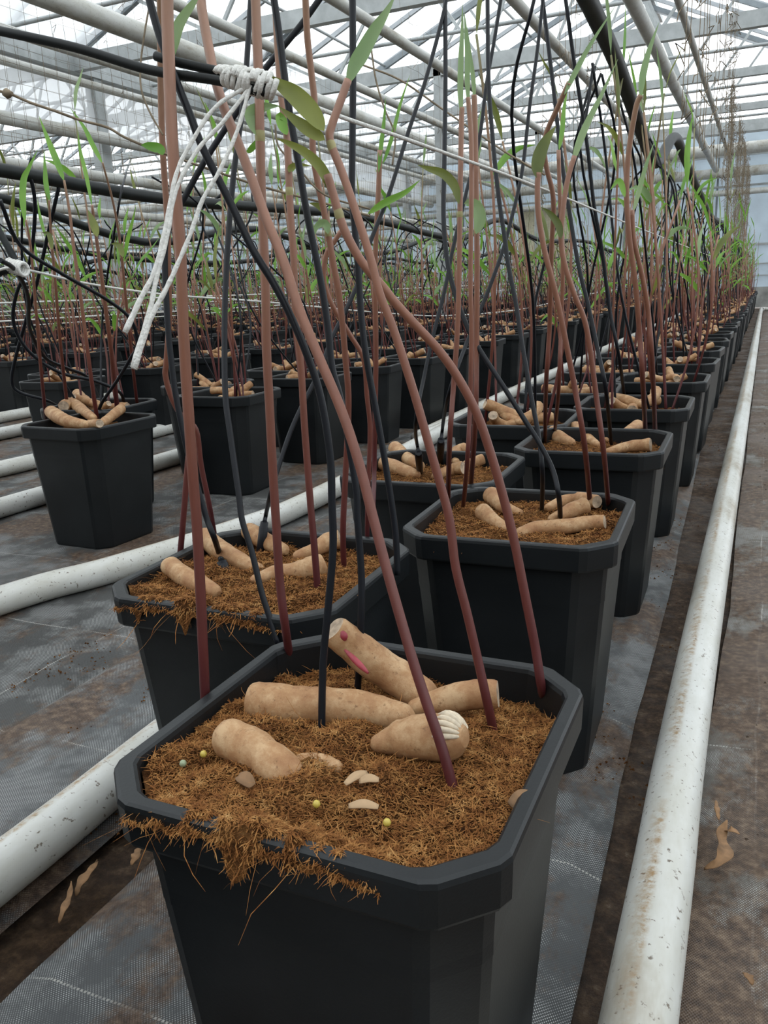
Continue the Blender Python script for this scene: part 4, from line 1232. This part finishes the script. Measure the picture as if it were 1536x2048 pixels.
for pix, lab in (
    ([(196, 830), (204, 805), (235, 760), (262, 715), (275, 690), (262, 640), (215, 600), (120, 545), (40, 490), (0, 400)], 'black drip tube arching to the foremost pot of the second double row'),
    ([(248, 815), (240, 785), (190, 762), (120, 745), (60, 705), (28, 650), (32, 590), (60, 520), (70, 420), (62, 360), (45, 345)], 'black drip tube looping across the foremost pot of the second double row'),
    ([(120, 815), (90, 800), (40, 785), (24, 765), (30, 720), (52, 640), (75, 560), (100, 450), (118, 372)], 'black drip tube snaking behind the foremost pot of the second double row'),
    ([(200, 800), (175, 755), (130, 735), (90, 715), (60, 660), (55, 590), (30, 540), (0, 520)], 'thin black drip tube trailing left above the second double row')):
    d0 = depth(PZ(*pix[0], .34))
    pxdrip(pix, d0, depth(PX(*pix[-1], -1.9)) if pix[-1][0] > 20 else 2.0, 6.5, lab, zb=.33)
dr = random.Random(31)
restT = MB()
hose_x = {0: -.43, 1: -1.9, 2: -3.05, 3: -4.5}
for i, p in enumerate(order):
    b = p[2]
    for k in range(2):
        a = dr.uniform(0, 6.28)
        e = V((p[0] + .05 * math.cos(a), p[1] + .05 * math.sin(a), .318))
        hx = hose_x.get(b, -5.95 - 1.45 * max(0, b - 4))
        yy = min(19.2, p[1] + dr.uniform(-.45, .45))
        top = V((hx, yy, 1.08 if b else 1.2))
        q_ = .35 if b == 0 else 1.0
        m1 = e.lerp(top, .35) + V((q_ * dr.uniform(-.13, .13), q_ * dr.uniform(-.1, .1), .06 * q_))
        m2 = e.lerp(top, .75) + V((q_ * dr.uniform(-.16, .16), q_ * dr.uniform(-.12, .12), .08 * q_))
        if b == 0 and p[1] > 3: top.z = 1.12
        if n_tube[0] < 270:
            drip(spline([e, m1, m2, top], 5), .0036, 'thin black drip tube dropping to %s' % where(p), None,
                 'drip tubes of %s' % where(p), 6)
        else:
            restT.tube(spline([e, m1, m2, top], 2), .0042, 4, cap=False)
tag(restT.obj('drip_tubes', TUBE), 'black drip tubes over the farthest rows', 'tubes', None, 'stuff')

# folded hose end tied with string at the head of the nearest row
hp = spline([PD(*q) for q in ((-40, 52, .665), (0, 62, .66), (150, 95, .65), (300, 140, .638), (430, 160, .622), (500, 178, .613), (526, 183, .611), (540, 174, .613), (532, 160, .615),
                              (500, 150, .618), (440, 143, .625), (380, 130, .632), (330, 118, .637), (312, 112, .64))], 6)
mb = MB(); mb.tube(hp, .0036, 12)
tag(mb.obj('folded_hose', HOSE), 'black hose end folded back on itself and tied with white string', 'hose')
# white strings
def stringobj(pts, r, label, k=6, name='string', group=None, twist=True):
    mb = MB(); c = spline(pts, k)
    mb.tube(c, r, 8)
    return tag(mb.obj(name, STRING), label, 'string', group)
s0 = PD(532, 178, .62)
stringobj([s0, PD(600, 203, .70), PX(700, 240, -.36), PX(860, 295, -.37), PX(1100, 383, -.37), PX(1300, 465, -.37), PX(1440, 520, -.37), V((-.37, 19.5, .74))], .0021,
          'taut white string running along the nearest double row from the tied hose', 8)
kn = tag(empty('string_knot', PD(505, 165, .615)), 'bulky white string knot wrapped round the folded hose end', 'string')
kr = random.Random(4)
for i in range(12):
    u_ = 440 + i * 8.5
    mb = MB(); c = PD(u_, 150 + (u_ - 440) * .22, .613) - PD(505, 165, .615)
    ax = (PD(540, 180, .62) - PD(452, 158, .62)).normalized(); s = ax.cross(V((0, 0, 1))).normalized(); w_ = s.cross(ax)
    R_ = .0058 + .0022 * min(1, i / 5) + kr.uniform(-.0006, .0006); tl = kr.uniform(-.003, .003)
    mb.tube([c + (s * math.cos(q * .5236) + w_ * math.sin(q * .5236)) * R_ + ax * (.0005 * q + tl * math.cos(q * .5236)) for q in range(14)], .0021, 8); mb.obj('string_turn', STRING, kn)
for pix in ([(500, 170), (430, 215), (380, 290), (352, 350), (332, 450), (310, 540), (280, 600), (250, 665)],
            [(503, 172), (445, 245), (395, 300), (352, 380), (335, 470), (312, 560), (300, 620), (266, 735)],
            [(500, 172), (475, 260), (440, 340), (405, 400), (380, 470), (350, 540), (330, 582), (300, 640), (268, 738)]):
    mb = MB(); base = PD(505, 165, .615)
    c = [p - base for p in pxline(pix, .61, .60, 5)]
    mb.tube(c, [.0015 + .0008 * (i / len(c)) ** 3 + .0002 * math.sin(i * 2.1) for i in range(len(c))], 8); mb.obj('string_tail', STRING, kn)
# second row string with knot
stringobj([PD(-20, 548, 2.1), PD(35, 537, 2.1), PX(180, 568, -1.83), PX(340, 590, -1.83), PX(520, 603, -1.83), PX(770, 626, -1.83), PX(900, 631, -1.83), PX(1050, 617, -1.83), PX(1180, 588, -1.83), PX(1330, 562, -1.83), V((-1.83, 19.5, .68))],
          .0034, 'sagging white string along the second double row', 8)
mb = MB()
for i in range(6):
    c = PD(22 + i * 5, 531 + i * 1.5, 2.1); mb.tube([c + V((.0, math.cos(q * .5236), math.sin(q * .5236))) * .016 for q in range(14)], .0045, 7)
tag(mb.obj('string_knot', STRING), 'white string knot at the head of the second double row', 'string')
mb = MB(); mb.tube(pxline([(-30, 548), (0, 542), (30, 535)], 2.1, 2.1, 4), .012, 10); mb.tube(pxline([(-20, 430), (5, 475), (25, 510), (34, 530)], 2.1, 2.1, 4), .009, 10)
tag(mb.obj('folded_hose', HOSE), 'black hose end tied at the head of the second double row', 'hose')
for x, z in ((-3.05, .70), (-3.2, .62), (-4.45, .66), (-4.6, .56), (-5.95, .62), (-7.4, .55)):
    stringobj([(x, 2.2, z), (x, 6, z - .01), (x, 12, z), (x, 19.5, z + .01)], .004, 'thin white string along the far rows', group='far row strings')
# dark twine with a knot at upper left
mb = MB(); mb.tube(pxline([(-20, 180), (15, 186), (60, 205), (110, 222), (160, 240), (215, 255), (250, 275), (310, 300), (400, 332), (520, 372), (640, 404), (740, 432)], .95, 1.1, 4), .0016, 6)
c = PD(14, 187, .955); mb.tube([c + V((-.006, 0, 0)), c, c + V((.008, 0, -.001))], [.002, .006, .002], 8)
tag(mb.obj('dry_vine', DEAD), 'thin dark dried vine with a knot crossing above the rows', 'vine')
for pix, d, lab in (([(300, 5), (290, 60), (281, 130), (283, 180), (300, 225), (326, 270)], .9, 'thin dark dried vine dangling beside the upright shoot'),
                    ([(743, 100), (752, 160), (770, 220), (790, 270), (785, 330)], 1.3, 'wiry dried vine hanging near the pale string'),
                    ([(550, 250), (556, 290), (580, 320), (600, 340), (650, 390), (740, 418)], .9, 'wiry dark dried vine behind the olive leaf'),
                    ([(725, 130), (800, 160), (880, 215), (960, 270), (1020, 310), (1090, 350)], 1.6, 'long dried vine slanting across the roof space')):
    mb = MB(); mb.tube(pxline(pix, d, d, 5), .0011 * d / .9, 5)
    tag(mb.obj('dry_vine', DEAD), lab, 'vine')

# ------------------------------------------------------------------ trellis nets with dried tendrils
def net(x, y0, y1, z0, z1, cell, r, label, seed, dens=1.0, tend=1.0):
    q = random.Random(seed); mb = MB()
    ny = int((y1 - y0) / cell)
    for i in range(ny + 1):
        if q.random() > dens: continue
        y = y0 + i * cell
        pts = [V((x + .02 * noise.noise(V((y, k * .7, seed))), y + .03 * noise.noise(V((y * 2, k * .5, seed + 3))), z0 + (z1 - z0) * k / 6)) for k in range(7)]
        mb.tube(pts, r, 3, cap=False)
        if q.random() < tend:
            for k in range(int(5 * tend)):
                b = pts[q.randrange(6)]; b = b + V((0, 0, q.uniform(0, .3)))
                mb.tube([b, b + V((q.uniform(-.04, .04), q.uniform(-.05, .05), q.uniform(-.06, .04))), b + V((q.uniform(-.05, .05), q.uniform(-.07, .07), q.uniform(-.10, .02)))], r * 1.5, 3, cap=False)
    nz = int((z1 - z0) / cell)
    if dens > .8:
        for k in range(nz + 1):
            z = z0 + k * cell
            mb.tube([V((x + .03 * noise.noise(V((i * .6, z, seed))), y0 + (y1 - y0) * i / 30, z + .03 * noise.noise(V((i * .5, z * 3, seed + 1))))) for i in range(31)], r * .8, 3, cap=False)
    return tag(mb.obj('trellis_net', DEAD), label, 'net', None, 'stuff')
net(-5.3, 3.0, 19, 1.15, 3.3, .13, .0015, 'thin trellis netting with dried tendrils hung from the roof past the third double row', 2, 1.0, .7)
net(-7.0, 4.0, 19, 1.15, 3.2, .17, .0018, 'thin trellis netting with dried tendrils nearer the gutter', 6, 1.0, .5)
net(-3.3, 8.0, 19, 1.15, 3.3, .2, .0015, 'thin trellis netting above the third double row', 9, 1.0, .6)
net(-0.42, 4.5, 9.5, 1.45, 3.3, .22, .0022, 'sparse dried tendril strings above the nearest double row', 11, .7, 2.0)
net(-0.45, 9.5, 19.3, 1.2, 2.6, .10, .0017, 'dense dried netting above the far end of the nearest double row', 12, .75, 2.0)
net(-1.75, 7.0, 19, 1.25, 3.3, .2, .0024, 'dried netting above the second double row', 15, .7, 1.2)
net(-10.5, 8.0, 19, 1.0, 3.2, .2, .004, 'trellis netting in the farther bay', 19, 1.0, .4)
# small debris on the front pot
for (u, v), lab in (((407, 1508), 'yellow round fertiliser bead at the left of the front pot'), ((633, 1608), 'yellow fertiliser bead in the middle of the front pot'),
                    ((774, 1645), 'yellow fertiliser bead toward the front rim of the front pot'), ((366, 1527), 'greenish fertiliser bead at the left of the front pot')):
    p = PZ(u, v, .350); mb = MB(); rr = .0028
    mb.tube([p + V((0, 0, rr * s)) for s in (-.98, -.7, 0, .7, .98)], [rr * c for c in (.2, .71, 1, .71, .2)], 10)
    tag(mb.obj('fertiliser_bead', simple('bead_yellow', (0.55, 0.42, 0.08) if 'yellow' in lab else (.3, .35, .22), .4)), lab, 'bead')

for k_, (a_, b_) in enumerate((((690, 1568), (735, 1545)), ((718, 1563), (758, 1560)), ((697, 1612), (757, 1614)), ((1020, 1610), (1066, 1590)), ((476, 1552), (505, 1572)))):
    pa, pb = PZ(*a_, .351), PZ(*b_, .352)
    mb = MB(); mb.leaf(spline([pa, pa.lerp(pb, .5) + V((0, 0, .002)), pb], 4), .006 if k_ < 3 else .010, (0.2, -.5, 1), .3, prof=lambda x: .5 + .5 * math.sin(math.pi * x))
    o = mb.obj('bark_chip', simple('chip_pale', (0.45, 0.30, 0.17), .8) if k_ < 3 else CARD)
    sm = o.modifiers.new('thickness', 'SOLIDIFY'); sm.thickness = 0.001
    tag(o, ('pale wood chip beside the knobby tuber end', 'curled pale wood chip next to another chip', 'flat pale wood chip toward the front of the front pot', 'brown bark flake resting on the right rim of the front pot', 'orange bark flake under the stubby tuber')[k_], 'chip')
